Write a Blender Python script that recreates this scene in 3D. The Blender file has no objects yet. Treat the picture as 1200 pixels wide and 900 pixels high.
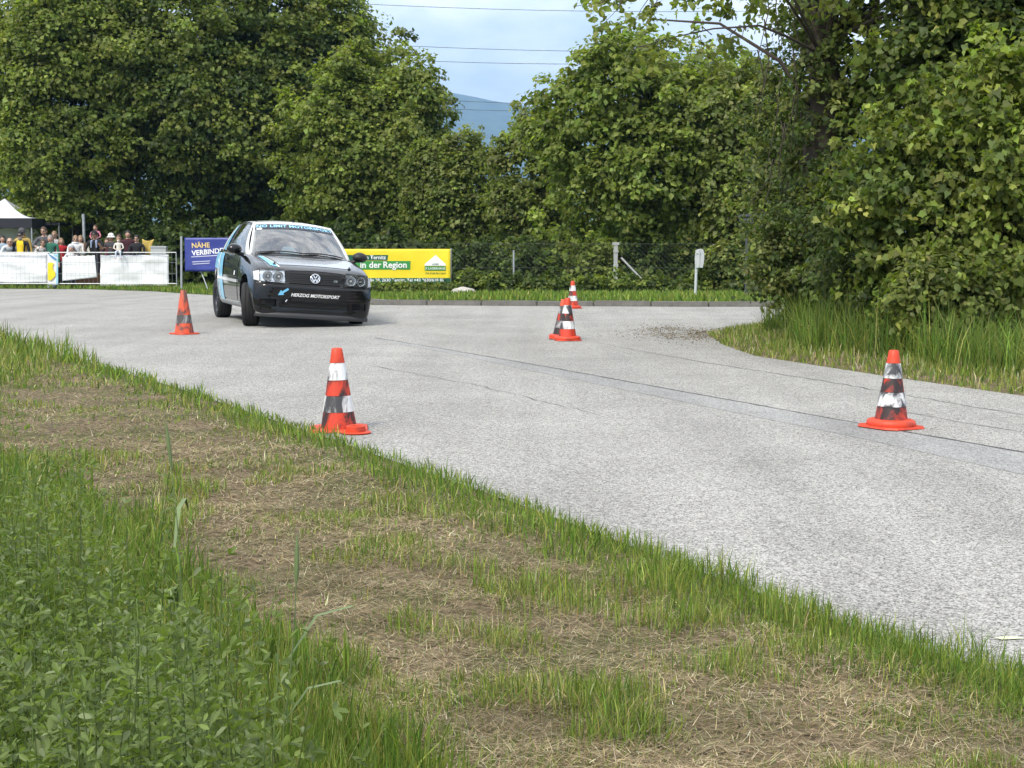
import bpy, bmesh, math, random
import numpy as np
from mathutils import Vector, Matrix
from mathutils.bvhtree import BVHTree

random.seed(7)
RNG = np.random.default_rng(11)
SC = bpy.context.scene
COL = SC.collection
R = math.radians

# ------------------------------------------------------------------ camera
CAM_H, FPX, W0, H0, HORIZON = 1.08, 1700.0, 1200.0, 900.0, 286.0
PITCH = math.atan((H0 / 2 - HORIZON) / FPX)
cam_d = bpy.data.cameras.new('camera')
cam = bpy.data.objects.new('camera', cam_d)
COL.objects.link(cam)
cam.location = (0, 0, CAM_H)
cam.rotation_euler = (math.pi / 2 - PITCH, 0, 0)
cam_d.sensor_width = 36.0
cam_d.lens = 36.0 * FPX / W0
cam_d.clip_start = 0.05
cam_d.clip_end = 30000
SC.camera = cam

# ------------------------------------------------------------------ sky, sun, exposure
SUN_EL, SUN_AZ = 46.0, 212.0        # azimuth clockwise from +Y
SC.view_settings.view_transform = 'Standard'
SC.view_settings.look = 'None'
SC.view_settings.gamma = 1.0
SC.view_settings.use_curve_mapping = False
SC.view_settings.exposure = 0.92
world = bpy.data.worlds.new('World')
SC.world = world
world.use_nodes = True
wn, wl = world.node_tree.nodes, world.node_tree.links
wn.clear()
w_out = wn.new('ShaderNodeOutputWorld')
w_bg = wn.new('ShaderNodeBackground')
w_sky = wn.new('ShaderNodeTexSky')
w_sky.sky_type = 'NISHITA'
w_sky.sun_disc = False
w_sky.sun_elevation = R(SUN_EL)
w_sky.sun_rotation = R(SUN_AZ)
w_sky.air_density = 1.1
w_sky.dust_density = 1.5
w_tc = wn.new('ShaderNodeTexCoord')
w_map = wn.new('ShaderNodeMapping')
w_map.inputs['Scale'].default_value = (1.0, 1.0, 2.6)
w_map.inputs['Location'].default_value = (0.35, 0.2, 0.1)
w_n = wn.new('ShaderNodeTexNoise')
w_n.inputs['Scale'].default_value = 5.5
w_n.inputs['Detail'].default_value = 7
w_n.inputs['Roughness'].default_value = 0.55
w_r = wn.new('ShaderNodeValToRGB')
w_r.color_ramp.elements[0].position = 0.36
w_r.color_ramp.elements[0].color = (0.46, 0.46, 0.46, 1)
w_r.color_ramp.elements[1].position = 0.58
w_r.color_ramp.elements[1].color = (1, 1, 1, 1)
w_n2 = wn.new('ShaderNodeTexNoise')
w_n2.inputs['Scale'].default_value = 13
w_n2.inputs['Detail'].default_value = 6
w_r2 = wn.new('ShaderNodeValToRGB')
w_r2.color_ramp.elements[0].position = 0.3
w_r2.color_ramp.elements[0].color = (7.4, 8.0, 8.7, 1)
w_r2.color_ramp.elements[1].position = 0.62
w_r2.color_ramp.elements[1].color = (12.5, 12.4, 12.2, 1)
w_mix = wn.new('ShaderNodeMixRGB')
wl.new(w_tc.outputs['Generated'], w_map.inputs['Vector'])
wl.new(w_map.outputs[0], w_n.inputs['Vector'])
wl.new(w_map.outputs[0], w_n2.inputs['Vector'])
wl.new(w_n.outputs[0], w_r.inputs[0])
wl.new(w_n2.outputs[0], w_r2.inputs[0])
wl.new(w_r.outputs[0], w_mix.inputs[0])
wl.new(w_sky.outputs[0], w_mix.inputs[1])
wl.new(w_r2.outputs[0], w_mix.inputs[2])
wl.new(w_mix.outputs[0], w_bg.inputs['Color'])
w_bg.inputs['Strength'].default_value = 0.10
wl.new(w_bg.outputs[0], w_out.inputs['Surface'])

sun_d = bpy.data.lights.new('sun', 'SUN')
sun_d.energy = 2.3
sun_d.angle = R(14)
sun_d.color = (1.0, 0.94, 0.82)
sun = bpy.data.objects.new('sun', sun_d)
COL.objects.link(sun)
_az, _el = R(SUN_AZ), R(SUN_EL)
_to = Vector((math.sin(_az) * math.cos(_el), math.cos(_az) * math.cos(_el), math.sin(_el)))
sun.rotation_euler = _to.to_track_quat('Z', 'Y').to_euler()
sun.location = _to * 60
SC.cycles.use_denoising = True
SC.cycles.max_bounces = 6
SC.cycles.diffuse_bounces = 3
SC.cycles.glossy_bounces = 3
SC.cycles.transmission_bounces = 4
SC.cycles.transparent_max_bounces = 12
SC.cycles.volume_bounces = 0
SC.cycles.sample_clamp_indirect = 6.0

# ------------------------------------------------------------------ pixels to places
CP, SP = math.cos(PITCH), math.sin(PITCH)
def ray(px, py):
    u, v = (px - W0 / 2) / FPX, (H0 / 2 - py) / FPX
    return Vector((u, CP + v * SP, -SP + v * CP))
def at(px, py, Y):
    d = ray(px, py)
    t = Y / d.y
    return Vector((d.x * t, Y, CAM_H + d.z * t))
def ppx(px, d): return (px - W0 / 2) / FPX * d
def zpy(py, d): return CAM_H + (HORIZON - py) / FPX * d
def sst(a, b, x):
    t = np.clip((np.asarray(x, float) - a) / (b - a), 0, 1)
    return t * t * (3 - 2 * t)
def road_h(x, y):
    return -0.25 * sst(22, 44, y) * sst(0.5, -7, x) - 0.6 * sst(60, 200, y)
def gp(px, py, hf=road_h):
    d = ray(px, py)
    z = 0.0
    for _ in range(30):
        t = (z - CAM_H) / d.z
        z = 0.5 * z + 0.5 * float(hf(d.x * t, d.y * t))
    t = (z - CAM_H) / d.z
    return Vector((d.x * t, d.y * t, z))

# ------------------------------------------------------------------ vector noise in numpy
def _hash(ix, iy, s):
    n = (ix.astype(np.int64) * 374761393 + iy.astype(np.int64) * 668265263 + s * 974711) & 0x7fffffff
    n = ((n ^ (n >> 13)) * 1274126177) & 0x7fffffff
    return ((n ^ (n >> 16)) & 0xffff) / 65535.0
def vnoise(x, y, s=0):
    x, y = np.asarray(x, float), np.asarray(y, float)
    ix, iy = np.floor(x), np.floor(y)
    fx, fy = x - ix, y - iy
    fx, fy = fx * fx * (3 - 2 * fx), fy * fy * (3 - 2 * fy)
    a, b = _hash(ix, iy, s), _hash(ix + 1, iy, s)
    c, d = _hash(ix, iy + 1, s), _hash(ix + 1, iy + 1, s)
    return (a * (1 - fx) + b * fx) * (1 - fy) + (c * (1 - fx) + d * fx) * fy
def fbm(x, y, s=0, o=3):
    v, a, t = 0, 0.5, 0
    for k in range(o):
        v = v + a * vnoise(x * 2 ** k, y * 2 ** k, s + k)
        t += a
        a *= 0.5
    return v / t

# ------------------------------------------------------------------ object helpers
def mobj(name, me, mat=None, parent=None):
    o = bpy.data.objects.new(name, me)
    COL.objects.link(o)
    if mat is not None and len(me.materials) == 0:
        for m in (mat if isinstance(mat, (list, tuple)) else [mat]):
            me.materials.append(m)
    if parent is not None:
        o.parent = parent
    return o
def pmesh(name, verts, faces, smooth=False, sharp=None):
    me = bpy.data.meshes.new(name)
    me.from_pydata([tuple(v) for v in verts], [], [tuple(f) for f in faces])
    if smooth:
        me.polygons.foreach_set('use_smooth', [True] * len(me.polygons))
        if sharp:
            me.set_sharp_from_angle(angle=R(sharp))
    me.update()
    return me
def bm_mesh(name, bm, smooth=False, sharp=40):
    bmesh.ops.recalc_face_normals(bm, faces=bm.faces)
    me = bpy.data.meshes.new(name)
    bm.to_mesh(me)
    bm.free()
    if smooth:
        me.polygons.foreach_set('use_smooth', [True] * len(me.polygons))
        me.set_sharp_from_angle(angle=R(sharp))
    me.update()
    return me
def thing(name, label, cat, loc=(0, 0, 0), rz=0.0, group=None):
    o = bpy.data.objects.new(name, None)
    COL.objects.link(o)
    o.empty_display_size = 0.1
    o.location = loc
    o.rotation_euler = (0, 0, rz)
    return tag(o, label, cat, group)
def tag(o, label=None, cat=None, group=None, kind=None):
    if label: o['label'] = label
    if cat: o['category'] = cat
    if group: o['group'] = group
    if kind: o['kind'] = kind
    return o
class B:
    """collects simple shapes into one mesh"""
    def __init__(s): s.v, s.f = [], []
    def add(s, vs, fs):
        n = len(s.v)
        s.v += [Vector(v) for v in vs]
        s.f += [tuple(i + n for i in f) for f in fs]
        return s
    def box(s, c, d, rot=None):
        c = Vector(c)
        vs = [Vector((sx * d[0] / 2, sy * d[1] / 2, sz * d[2] / 2)) for sx in (-1, 1) for sy in (-1, 1) for sz in (-1, 1)]
        if rot: vs = [rot @ v for v in vs]
        return s.add([c + v for v in vs], [(0, 1, 3, 2), (4, 6, 7, 5), (0, 4, 5, 1), (2, 3, 7, 6), (0, 2, 6, 4), (1, 5, 7, 3)])
    def tube(s, pts, rad, n=8, cap=True):
        pts = [Vector(p) for p in pts]
        if not isinstance(rad, (list, tuple)): rad = [rad] * len(pts)
        vs, fs = [], []
        ref = None
        for i, p in enumerate(pts):
            t = (pts[min(i + 1, len(pts) - 1)] - pts[max(i - 1, 0)])
            t = t.normalized() if t.length > 1e-9 else Vector((0, 0, 1))
            if ref is None:
                ref = Vector((1, 0, 0)) if abs(t.x) < 0.8 else Vector((0, 1, 0))
            a = (ref - t * ref.dot(t)).normalized()
            ref = a
            b = t.cross(a)
            for k in range(n):
                an = 2 * math.pi * k / n
                vs.append(p + (a * math.cos(an) + b * math.sin(an)) * rad[i])
        for i in range(len(pts) - 1):
            for k in range(n):
                fs.append((i * n + k, i * n + (k + 1) % n, (i + 1) * n + (k + 1) % n, (i + 1) * n + k))
        if cap:
            fs.append(tuple(range(n - 1, -1, -1)))
            m = (len(pts) - 1) * n
            fs.append(tuple(range(m, m + n)))
        return s.add(vs, fs)
    def lathe(s, prof, n=24, axis='Z', c=(0, 0, 0)):
        vs, fs = [], []
        for (r, z) in prof:
            for k in range(n):
                a = 2 * math.pi * k / n
                x, y = r * math.cos(a), r * math.sin(a)
                p = {'Z': (x, y, z), 'X': (z, x, y), 'Y': (x, z, y)}[axis]
                vs.append(Vector(p) + Vector(c))
        for i in range(len(prof) - 1):
            for k in range(n):
                fs.append((i * n + k, i * n + (k + 1) % n, (i + 1) * n + (k + 1) % n, (i + 1) * n + k))
        if prof[0][0] > 1e-6: fs.append(tuple(range(n - 1, -1, -1)))
        if prof[-1][0] > 1e-6: fs.append(tuple(range((len(prof) - 1) * n, len(prof) * n)))
        return s.add(vs, fs)
    def ringonly(s):
        s.f = [f for f in s.f if len(f) == 4]
        return s
    def ball(s, c, r, n=12, m=8):
        if not hasattr(r, '__len__'): r = (r, r, r)
        vs, fs = [], []
        for i in range(m + 1):
            th = math.pi * i / m
            for k in range(n):
                ph = 2 * math.pi * k / n
                vs.append(Vector((c[0] + r[0] * math.sin(th) * math.cos(ph), c[1] + r[1] * math.sin(th) * math.sin(ph), c[2] + r[2] * math.cos(th))))
        for i in range(m):
            for k in range(n):
                fs.append((i * n + k, (i + 1) * n + k, (i + 1) * n + (k + 1) % n, i * n + (k + 1) % n))
        return s.add(vs, fs)
    def grid(s, P):
        """P: rows of points"""
        nr, nc = len(P), len(P[0])
        return s.add([p for r in P for p in r], [(i * nc + j, i * nc + j + 1, (i + 1) * nc + j + 1, (i + 1) * nc + j) for i in range(nr - 1) for j in range(nc - 1)])
    def build(s, name, mat, parent=None, smooth=False, sharp=40, weld=True):
        bm = bmesh.new()
        vs = [bm.verts.new(v) for v in s.v]
        for f in s.f:
            if len(set(f)) > 2:
                try: bm.faces.new([vs[i] for i in f])
                except ValueError: pass
        if weld: bmesh.ops.remove_doubles(bm, verts=bm.verts, dist=1e-6)
        return mobj(name, bm_mesh(name, bm, smooth, sharp), mat, parent)

def bulk(name, V, faces, col=None):
    """N copies of a k-vertex template as one mesh; V is (N,k,3), col is (N,3)"""
    N, k, _ = V.shape
    L = np.concatenate([np.array(f) for f in faces])
    S = np.cumsum([0] + [len(f) for f in faces])[:-1]
    me = bpy.data.meshes.new(name)
    me.vertices.add(N * k)
    me.loops.add(N * len(L))
    me.polygons.add(N * len(faces))
    me.vertices.foreach_set('co', V.reshape(-1).astype(np.float32))
    me.loops.foreach_set('vertex_index', (np.arange(N)[:, None] * k + L).reshape(-1).astype(np.int32))
    me.polygons.foreach_set('loop_start', (np.arange(N)[:, None] * len(L) + S).reshape(-1).astype(np.int32))
    me.update(calc_edges=True)
    if col is not None:
        c = np.ones((N, k, 4), np.float32)
        c[:, :, :3] = col[:, None, :]
        at_ = me.attributes.new('Col', 'FLOAT_COLOR', 'POINT')
        at_.data.foreach_set('color', c.reshape(-1))
    return me

# ------------------------------------------------------------------ material helpers
def newmat(name):
    m = bpy.data.materials.new(name)
    m.use_nodes = True
    return m, m.node_tree.nodes, m.node_tree.links, m.node_tree.nodes['Principled BSDF']
def plain(name, c, rough=0.6, metal=0.0, var=0.12, scale=6.0, bump=0.0, coat=0.0, spec=0.5):
    """one colour, broken up by a little noise"""
    m, n, l, p = newmat(name)
    p.inputs['Roughness'].default_value = rough
    p.inputs['Metallic'].default_value = metal
    p.inputs['Coat Weight'].default_value = coat
    p.inputs['Coat Roughness'].default_value = 0.04
    p.inputs['Specular IOR Level'].default_value = spec
    tc = n.new('ShaderNodeTexCoord')
    no = n.new('ShaderNodeTexNoise')
    no.inputs['Scale'].default_value = scale
    no.inputs['Detail'].default_value = 5
    l.new(tc.outputs['Object'], no.inputs['Vector'])
    mx = n.new('ShaderNodeMixRGB')
    mx.inputs[1].default_value = (c[0] * (1 - var), c[1] * (1 - var), c[2] * (1 - var), 1)
    mx.inputs[2].default_value = (min(1, c[0] * (1 + var)), min(1, c[1] * (1 + var)), min(1, c[2] * (1 + var)), 1)
    l.new(no.outputs[0], mx.inputs[0])
    l.new(mx.outputs[0], p.inputs['Base Color'])
    if bump:
        b = n.new('ShaderNodeBump')
        b.inputs['Strength'].default_value = bump
        b.inputs['Distance'].default_value = 0.02
        l.new(no.outputs[0], b.inputs['Height'])
        l.new(b.outputs[0], p.inputs['Normal'])
    return m
def leafmat(name, trans=0.35, rough=0.45, gloss=0.5):
    """colour from the leaf's own attribute, some light let through"""
    m, n, l, p = newmat(name)
    a = n.new('ShaderNodeAttribute')
    a.attribute_name = 'Col'
    p.inputs['Roughness'].default_value = rough
    p.inputs['Specular IOR Level'].default_value = gloss
    l.new(a.outputs['Color'], p.inputs['Base Color'])
    t = n.new('ShaderNodeBsdfTranslucent')
    hs = n.new('ShaderNodeMixRGB')
    hs.blend_type = 'MULTIPLY'
    hs.inputs[0].default_value = 1
    hs.inputs[2].default_value = (1.5, 1.6, 0.6, 1)
    l.new(a.outputs['Color'], hs.inputs[1])
    l.new(hs.outputs[0], t.inputs['Color'])
    mx = n.new('ShaderNodeMixShader')
    mx.inputs[0].default_value = trans
    l.new(p.outputs[0], mx.inputs[1])
    l.new(t.outputs[0], mx.inputs[2])
    l.new(mx.outputs[0], n['Material Output'].inputs['Surface'])
    return m
LEAF = leafmat('leaf', 0.45, 0.5, 0.3)
BLADE = leafmat('grass_blade', 0.35, 0.55, 0.2)
STRAW = leafmat('straw', 0.15, 0.8, 0.1)
BARK = plain('bark', (0.06, 0.047, 0.035), 0.9, var=0.45, scale=9, bump=0.8)
GALV = plain('galvanised_steel', (0.42, 0.44, 0.45), 0.45, 0.6, var=0.15)

# text as flat mesh in its own XY plane
def text_mesh(s, size, bold=0.0, shear=0.0, align='CENTER', space=1.0):
    cu = bpy.data.curves.new('lettering', 'FONT')
    cu.body = s
    cu.size = size
    cu.offset = bold * size
    cu.shear = shear
    cu.align_x = align
    cu.align_y = 'CENTER'
    cu.space_character = space
    cu.resolution_u = 3
    o = bpy.data.objects.new('lettering_tmp', cu)
    COL.objects.link(o)
    dg = bpy.context.evaluated_depsgraph_get()
    me = bpy.data.meshes.new_from_object(o.evaluated_get(dg))
    bpy.data.objects.remove(o)
    bpy.data.curves.remove(cu)
    me.materials.clear()
    return me
# ================================================================== GROUND AND ROAD
edge_near = [gp(*p) for p in [(1200, 797), (1000, 735), (800, 662), (600, 588), (380, 512), (200, 452), (0, 396)]]
d0 = (edge_near[0] - edge_near[1]).normalized()
d1 = (edge_near[-1] - edge_near[-2]).normalized()
edge_near = [edge_near[0] + d0 * 7] + edge_near + [edge_near[-1] + d1 * 12, edge_near[-1] + d1 * 12 + Vector((-14, 12, 0))]
edge_far = [gp(*p) for p in [(-260, 337), (0, 338.5), (100, 339), (180, 341.5), (250, 346), (330, 351), (440, 357.5), (600, 358.5), (820, 359.5)]]
KERB_Y = edge_far[-1].y
edge_right = [Vector((14, KERB_Y, 0)), Vector((14, 20.6, 0)), Vector((5, 20.4, 0)), Vector((3.3, 19.6, 0))] + [gp(*p) for p in [(829, 391), (848, 404), (885, 417), (1020, 438), (1200, 464)]]
d2 = (edge_right[-1] - edge_right[-2]).normalized()
edge_right += [edge_right[-1] + d2 * 12]
ROAD = [(v.x, v.y) for v in edge_near + edge_far + edge_right]
def road_sd(x, y):
    """signed distance to the road's outline, negative on the road"""
    x, y = np.asarray(x, float), np.asarray(y, float)
    best = np.full(x.shape, 1e9)
    ins = np.zeros(x.shape, bool)
    n = len(ROAD)
    for i in range(n):
        ax, ay = ROAD[i]
        bx, by = ROAD[(i + 1) % n]
        ex, ey = bx - ax, by - ay
        t = np.clip(((x - ax) * ex + (y - ay) * ey) / (ex * ex + ey * ey), 0, 1)
        best = np.minimum(best, np.hypot(x - ax - t * ex, y - ay - t * ey))
        c = ((ay > y) != (by > y)) & (x < (bx - ax) * (y - ay) / (by - ay + 1e-12) + ax)
        ins ^= c
    return np.where(ins, -best, best)
def near_sd(x, y):
    """distance from the near verge's road edge only (positive on the verge)"""
    x, y = np.asarray(x, float), np.asarray(y, float)
    best = np.full(x.shape, 1e9)
    for a, b in zip(edge_near[:-1], edge_near[1:]):
        ex, ey = b.x - a.x, b.y - a.y
        t = np.clip(((x - a.x) * ex + (y - a.y) * ey) / (ex * ex + ey * ey), 0, 1)
        best = np.minimum(best, np.hypot(x - a.x - t * ex, y - a.y - t * ey))
    return best
def ground_h(x, y):
    x, y = np.asarray(x, float), np.asarray(y, float)
    sd = road_sd(x, y)
    z = road_h(x, y) - 0.03 + 0.028 * sst(-0.12, 0.0, sd) * (1 - sst(17, 20, y))
    out = sst(0.0, 0.3, sd)
    z = z + out * (0.03 + 0.05 * (fbm(x * 1.7, y * 1.7, 3) - 0.5) + 0.03 * (fbm(x * 6, y * 6, 5, 2) - 0.5)) * (1 - sst(40, 90, y))
    bank = (y > KERB_Y - 0.2) * sst(-4.2, -3.4, x) * sst(0.10, 0.26, sd)
    z = z + bank * (0.075 - 0.14 * sst(26.5, 34, y))
    return z

# asphalt sheet
bm = bmesh.new()
bm.faces.new([bm.verts.new((x, y, 0)) for x, y in ROAD])
for k in range(22, 62, 2):
    bmesh.ops.bisect_plane(bm, geom=bm.verts[:] + bm.edges[:] + bm.faces[:], plane_co=(0, k, 0), plane_no=(0, 1, 0))
for k in range(-9, 2):
    bmesh.ops.bisect_plane(bm, geom=bm.verts[:] + bm.edges[:] + bm.faces[:], plane_co=(k, 0, 0), plane_no=(1, 0, 0))
for v in bm.verts: v.co.z = float(road_h(v.co.x, v.co.y))
bmesh.ops.recalc_face_normals(bm, faces=bm.faces)
me = bpy.data.meshes.new('road'); bm.to_mesh(me); bm.free()
if me.polygons[0].normal.z < 0: me.flip_normals()

def asphalt(name, dark, light, chip=95.0, bumpy=0.7, worn=0.35):
    m, n, l, p = newmat(name)
    p.inputs['Roughness'].default_value = 0.85
    p.inputs['Specular IOR Level'].default_value = 0.3
    tc = n.new('ShaderNodeTexCoord')
    vo = n.new('ShaderNodeTexVoronoi'); vo.inputs['Scale'].default_value = chip
    vo2 = n.new('ShaderNodeTexVoronoi'); vo2.inputs['Scale'].default_value = chip * 0.42
    for q in (vo, vo2): l.new(tc.outputs['Object'], q.inputs['Vector'])
    bw = n.new('ShaderNodeSeparateColor'); l.new(vo.outputs['Color'], bw.inputs[0])
    bw2 = n.new('ShaderNodeSeparateColor'); l.new(vo2.outputs['Color'], bw2.inputs[0])
    ad = n.new('ShaderNodeMath'); ad.operation = 'MULTIPLY_ADD'
    ad.inputs[1].default_value = 0.74
    l.new(bw.outputs[0], ad.inputs[0])
    a2 = n.new('ShaderNodeMath'); a2.operation = 'MULTIPLY'; a2.inputs[1].default_value = 0.26
    l.new(bw2.outputs[1], a2.inputs[0]); l.new(a2.outputs[0], ad.inputs[2])
    rp = n.new('ShaderNodeValToRGB')
    e = rp.color_ramp.elements
    e[0].position = 0.12; e[0].color = (*dark, 1)
    e[1].position = 0.8; e[1].color = (*light, 1)
    l.new(ad.outputs[0], rp.inputs[0])
    # wear running along the road, with broad blotches
    mp = n.new('ShaderNodeMapping'); mp.inputs['Rotation'].default_value = (0, 0, R(-26)); mp.inputs['Scale'].default_value = (1.4, 0.09, 1)
    l.new(tc.outputs['Object'], mp.inputs['Vector'])
    n1 = n.new('ShaderNodeTexNoise'); n1.inputs['Scale'].default_value = 1.3; n1.inputs['Detail'].default_value = 6
    l.new(mp.outputs[0], n1.inputs['Vector'])
    n2 = n.new('ShaderNodeTexNoise'); n2.inputs['Scale'].default_value = 0.9; n2.inputs['Detail'].default_value = 8; n2.inputs['Roughness'].default_value = 0.65
    l.new(tc.outputs['Object'], n2.inputs['Vector'])
    mm = n.new('ShaderNodeMath'); mm.operation = 'ADD'; l.new(n1.outputs[0], mm.inputs[0]); l.new(n2.outputs[0], mm.inputs[1])
    mr = n.new('ShaderNodeMapRange'); mr.inputs[1].default_value = 0.7; mr.inputs[2].default_value = 1.3
    mr.inputs[3].default_value = 1 - worn; mr.inputs[4].default_value = 1 + worn * 0.45
    l.new(mm.outputs[0], mr.inputs[0])
    mu = n.new('ShaderNodeVectorMath'); mu.operation = 'SCALE'
    l.new(rp.outputs[0], mu.inputs[0]); l.new(mr.outputs[0], mu.inputs['Scale'])
    l.new(mu.outputs[0], p.inputs['Base Color'])
    bp = n.new('ShaderNodeBump'); bp.inputs['Strength'].default_value = bumpy; bp.inputs['Distance'].default_value = 0.006
    l.new(vo.outputs['Distance'], bp.inputs['Height']); l.new(bp.outputs[0], p.inputs['Normal'])
    return m
ASPH = asphalt('asphalt', (0.10, 0.097, 0.092), (0.50, 0.485, 0.455), 180.0, 0.6, 0.24)
SMOOTH = asphalt('asphalt_repair', (0.15, 0.148, 0.145), (0.40, 0.395, 0.385), 160, 0.3, 0.3)
road = mobj('road', me, ASPH); tag(road, kind='structure')

def strip(name, left, right, mat, dz):
    """flat band between two pixel polylines"""
    a, b = [gp(*p) for p in left], [gp(*p) for p in right]
    def fine(q):
        out = []
        for i in range(len(q) - 1):
            for k in range(8): out.append(q[i].lerp(q[i + 1], k / 8))
        return out + [q[-1]]
    a, b = fine(a), fine(b)
    P = [[v + Vector((0, 0, dz)) for v in r] for r in (a, b)]
    o = B().grid(P).build(name, mat, road)
    if o.data.polygons[0].normal.z < 0: o.data.flip_normals()
    return o
strip('repair_strip', [(1260, 541), (1010, 497), (800, 459), (640, 430), (520, 409), (440, 396)], [(1260, 570), (1010, 514), (800, 471), (640, 438), (520, 413), (440, 398)], SMOOTH, 0.0014)
TAR = plain('tar', (0.035, 0.035, 0.037), 0.7, var=0.4, scale=20)
def crack(pix, wid, jit, seed):
    rs = random.Random(seed)
    q = [gp(*p) for p in pix]
    pts = []
    for i in range(len(q) - 1):
        m_ = max(3, int((q[i + 1] - q[i]).length / 0.12))
        for k in range(m_): pts.append(q[i].lerp(q[i + 1], k / m_))
    pts.append(q[-1])
    A, C = [], []
    for i, p in enumerate(pts):
        t = (pts[min(i + 1, len(pts) - 1)] - pts[max(i - 1, 0)]).normalized()
        s = Vector((-t.y, t.x, 0))
        p = p + s * rs.gauss(0, jit)
        w = wid * rs.uniform(0.35, 1.3)
        A.append(p + s * w / 2 + Vector((0, 0, 0.0028))); C.append(p - s * w / 2 + Vector((0, 0, 0.0028)))
    o = B().grid([A, C]).build('crack', TAR, road)
    if o.data.polygons[0].normal.z < 0: o.data.flip_normals()
crack([(1260, 541), (1010, 497), (800, 459), (640, 430), (520, 409), (440, 396)], 0.022, 0.004, 1)
crack([(1260, 497), (1100, 470), (960, 446), (820, 424), (700, 402)], 0.010, 0.012, 2)
crack([(1240, 513), (1120, 494), (1030, 478)], 0.008, 0.010, 3)
crack([(430, 428), (560, 452), (700, 486)], 0.007, 0.02, 4)
crack([(60, 352), (260, 362), (450, 378)], 0.02, 0.02, 5)
# small pale survey mark sprayed on the asphalt
_m = plain('spray_paint', (0.62, 0.66, 0.42), 0.8, var=0.3, scale=60)
_c = gp(1181, 749)
B().add([_c + Vector((math.cos(a) * 0.05 * random.uniform(.6, 1.1), math.sin(a) * 0.018 * random.uniform(.5, 1.1), 0.004)) for a in [k * math.pi / 6 for k in range(12)]], [tuple(range(12))]).build('paint_mark', _m, road)

# ground sheet, fine near the camera and coarse to the horizon
def axis_pts(zones, far, neg=True):
    mid = np.unique(np.round(np.concatenate([np.arange(lo, hi, st) for lo, hi, st in zones]), 4))
    out, s, x = [], 0.4, mid[-1]
    while x < far:
        s *= 1.3; x += s; out.append(x)
    back, s, x = [], 0.4, mid[0]
    while neg and x > -far:
        s *= 1.3; x -= s; back.append(x)
    return np.concatenate([back[::-1], mid, out])
gx = axis_pts([(-7, 6, 0.16), (-18, 15, 0.35)], 9000)
gy = axis_pts([(0.5, 17, 0.16), (17, 48, 0.4), (KERB_Y - 0.3, KERB_Y + 1.2, 0.06), (-10, 0.5, 1)], 9000)
GX, GY = np.meshgrid(gx, gy)
GZ = ground_h(GX, GY)
nr, nc = GX.shape
vv = np.stack([GX, GY, GZ], -1).reshape(-1, 3)
ii, jj = np.meshgrid(np.arange(nr - 1), np.arange(nc - 1), indexing='ij')
q0 = (ii * nc + jj).reshape(-1)
ff = np.stack([q0, q0 + 1, q0 + nc + 1, q0 + nc], -1)
me = bpy.data.meshes.new('ground')
me.vertices.add(len(vv)); me.loops.add(ff.size); me.polygons.add(len(ff))
me.vertices.foreach_set('co', vv.reshape(-1).astype(np.float32))
me.loops.foreach_set('vertex_index', ff.reshape(-1).astype(np.int32))
me.polygons.foreach_set('loop_start', (np.arange(len(ff)) * 4).astype(np.int32))
me.update(calc_edges=True)
me.polygons.foreach_set('use_smooth', [True] * len(ff))
# earth near the verge, meadow green beyond
m, n, l, p = newmat('soil_and_turf')
p.inputs['Roughness'].default_value = 0.95
p.inputs['Specular IOR Level'].default_value = 0.1
tc = n.new('ShaderNodeTexCoord')
na = n.new('ShaderNodeTexNoise'); na.inputs['Scale'].default_value = 38; na.inputs['Detail'].default_value = 8
nb = n.new('ShaderNodeTexNoise'); nb.inputs['Scale'].default_value = 2.2; nb.inputs['Detail'].default_value = 6
for q in (na, nb): l.new(tc.outputs['Object'], q.inputs['Vector'])
r1 = n.new('ShaderNodeValToRGB'); e = r1.color_ramp.elements
e[0].position = 0.3; e[0].color = (0.05, 0.037, 0.025, 1)
e[1].position = 0.66; e[1].color = (0.25, 0.195, 0.125, 1)
l.new(na.outputs[0], r1.inputs[0])
r2 = n.new('ShaderNodeValToRGB'); e = r2.color_ramp.elements
e[0].position = 0.45; e[0].color = (0, 0, 0, 1)
e[1].position = 0.62; e[1].color = (1, 1, 1, 1)
l.new(nb.outputs[0], r2.inputs[0])
sx = n.new('ShaderNodeSeparateXYZ'); l.new(tc.outputs['Object'], sx.inputs[0])
mr = n.new('ShaderNodeMapRange'); mr.inputs[1].default_value = 14; mr.inputs[2].default_value = 24; mr.inputs[3].default_value = 0.0; mr.inputs[4].default_value = 1
l.new(sx.outputs[1], mr.inputs[0])
mxm = n.new('ShaderNodeMath'); mxm.operation = 'MULTIPLY_ADD'; mxm.inputs[1].default_value = 0.55
l.new(r2.outputs[0], mxm.inputs[0]); l.new(mr.outputs[0], mxm.inputs[2]); mxm.use_clamp = True
mx = n.new('ShaderNodeMixRGB'); l.new(mxm.outputs[0], mx.inputs[0]); l.new(r1.outputs[0], mx.inputs[1])
gcol = n.new('ShaderNodeMixRGB'); gcol.inputs[1].default_value = (0.035, 0.055, 0.016, 1); gcol.inputs[2].default_value = (0.09, 0.12, 0.035, 1)
l.new(na.outputs[0], gcol.inputs[0]); l.new(gcol.outputs[0], mx.inputs[2])
l.new(mx.outputs[0], p.inputs['Base Color'])
bp = n.new('ShaderNodeBump'); bp.inputs['Strength'].default_value = 0.9; bp.inputs['Distance'].default_value = 0.03
l.new(na.outputs[0], bp.inputs['Height']); l.new(bp.outputs[0], p.inputs['Normal'])
SOIL = m
ground = mobj('ground', me, SOIL); tag(ground, kind='structure')

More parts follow.
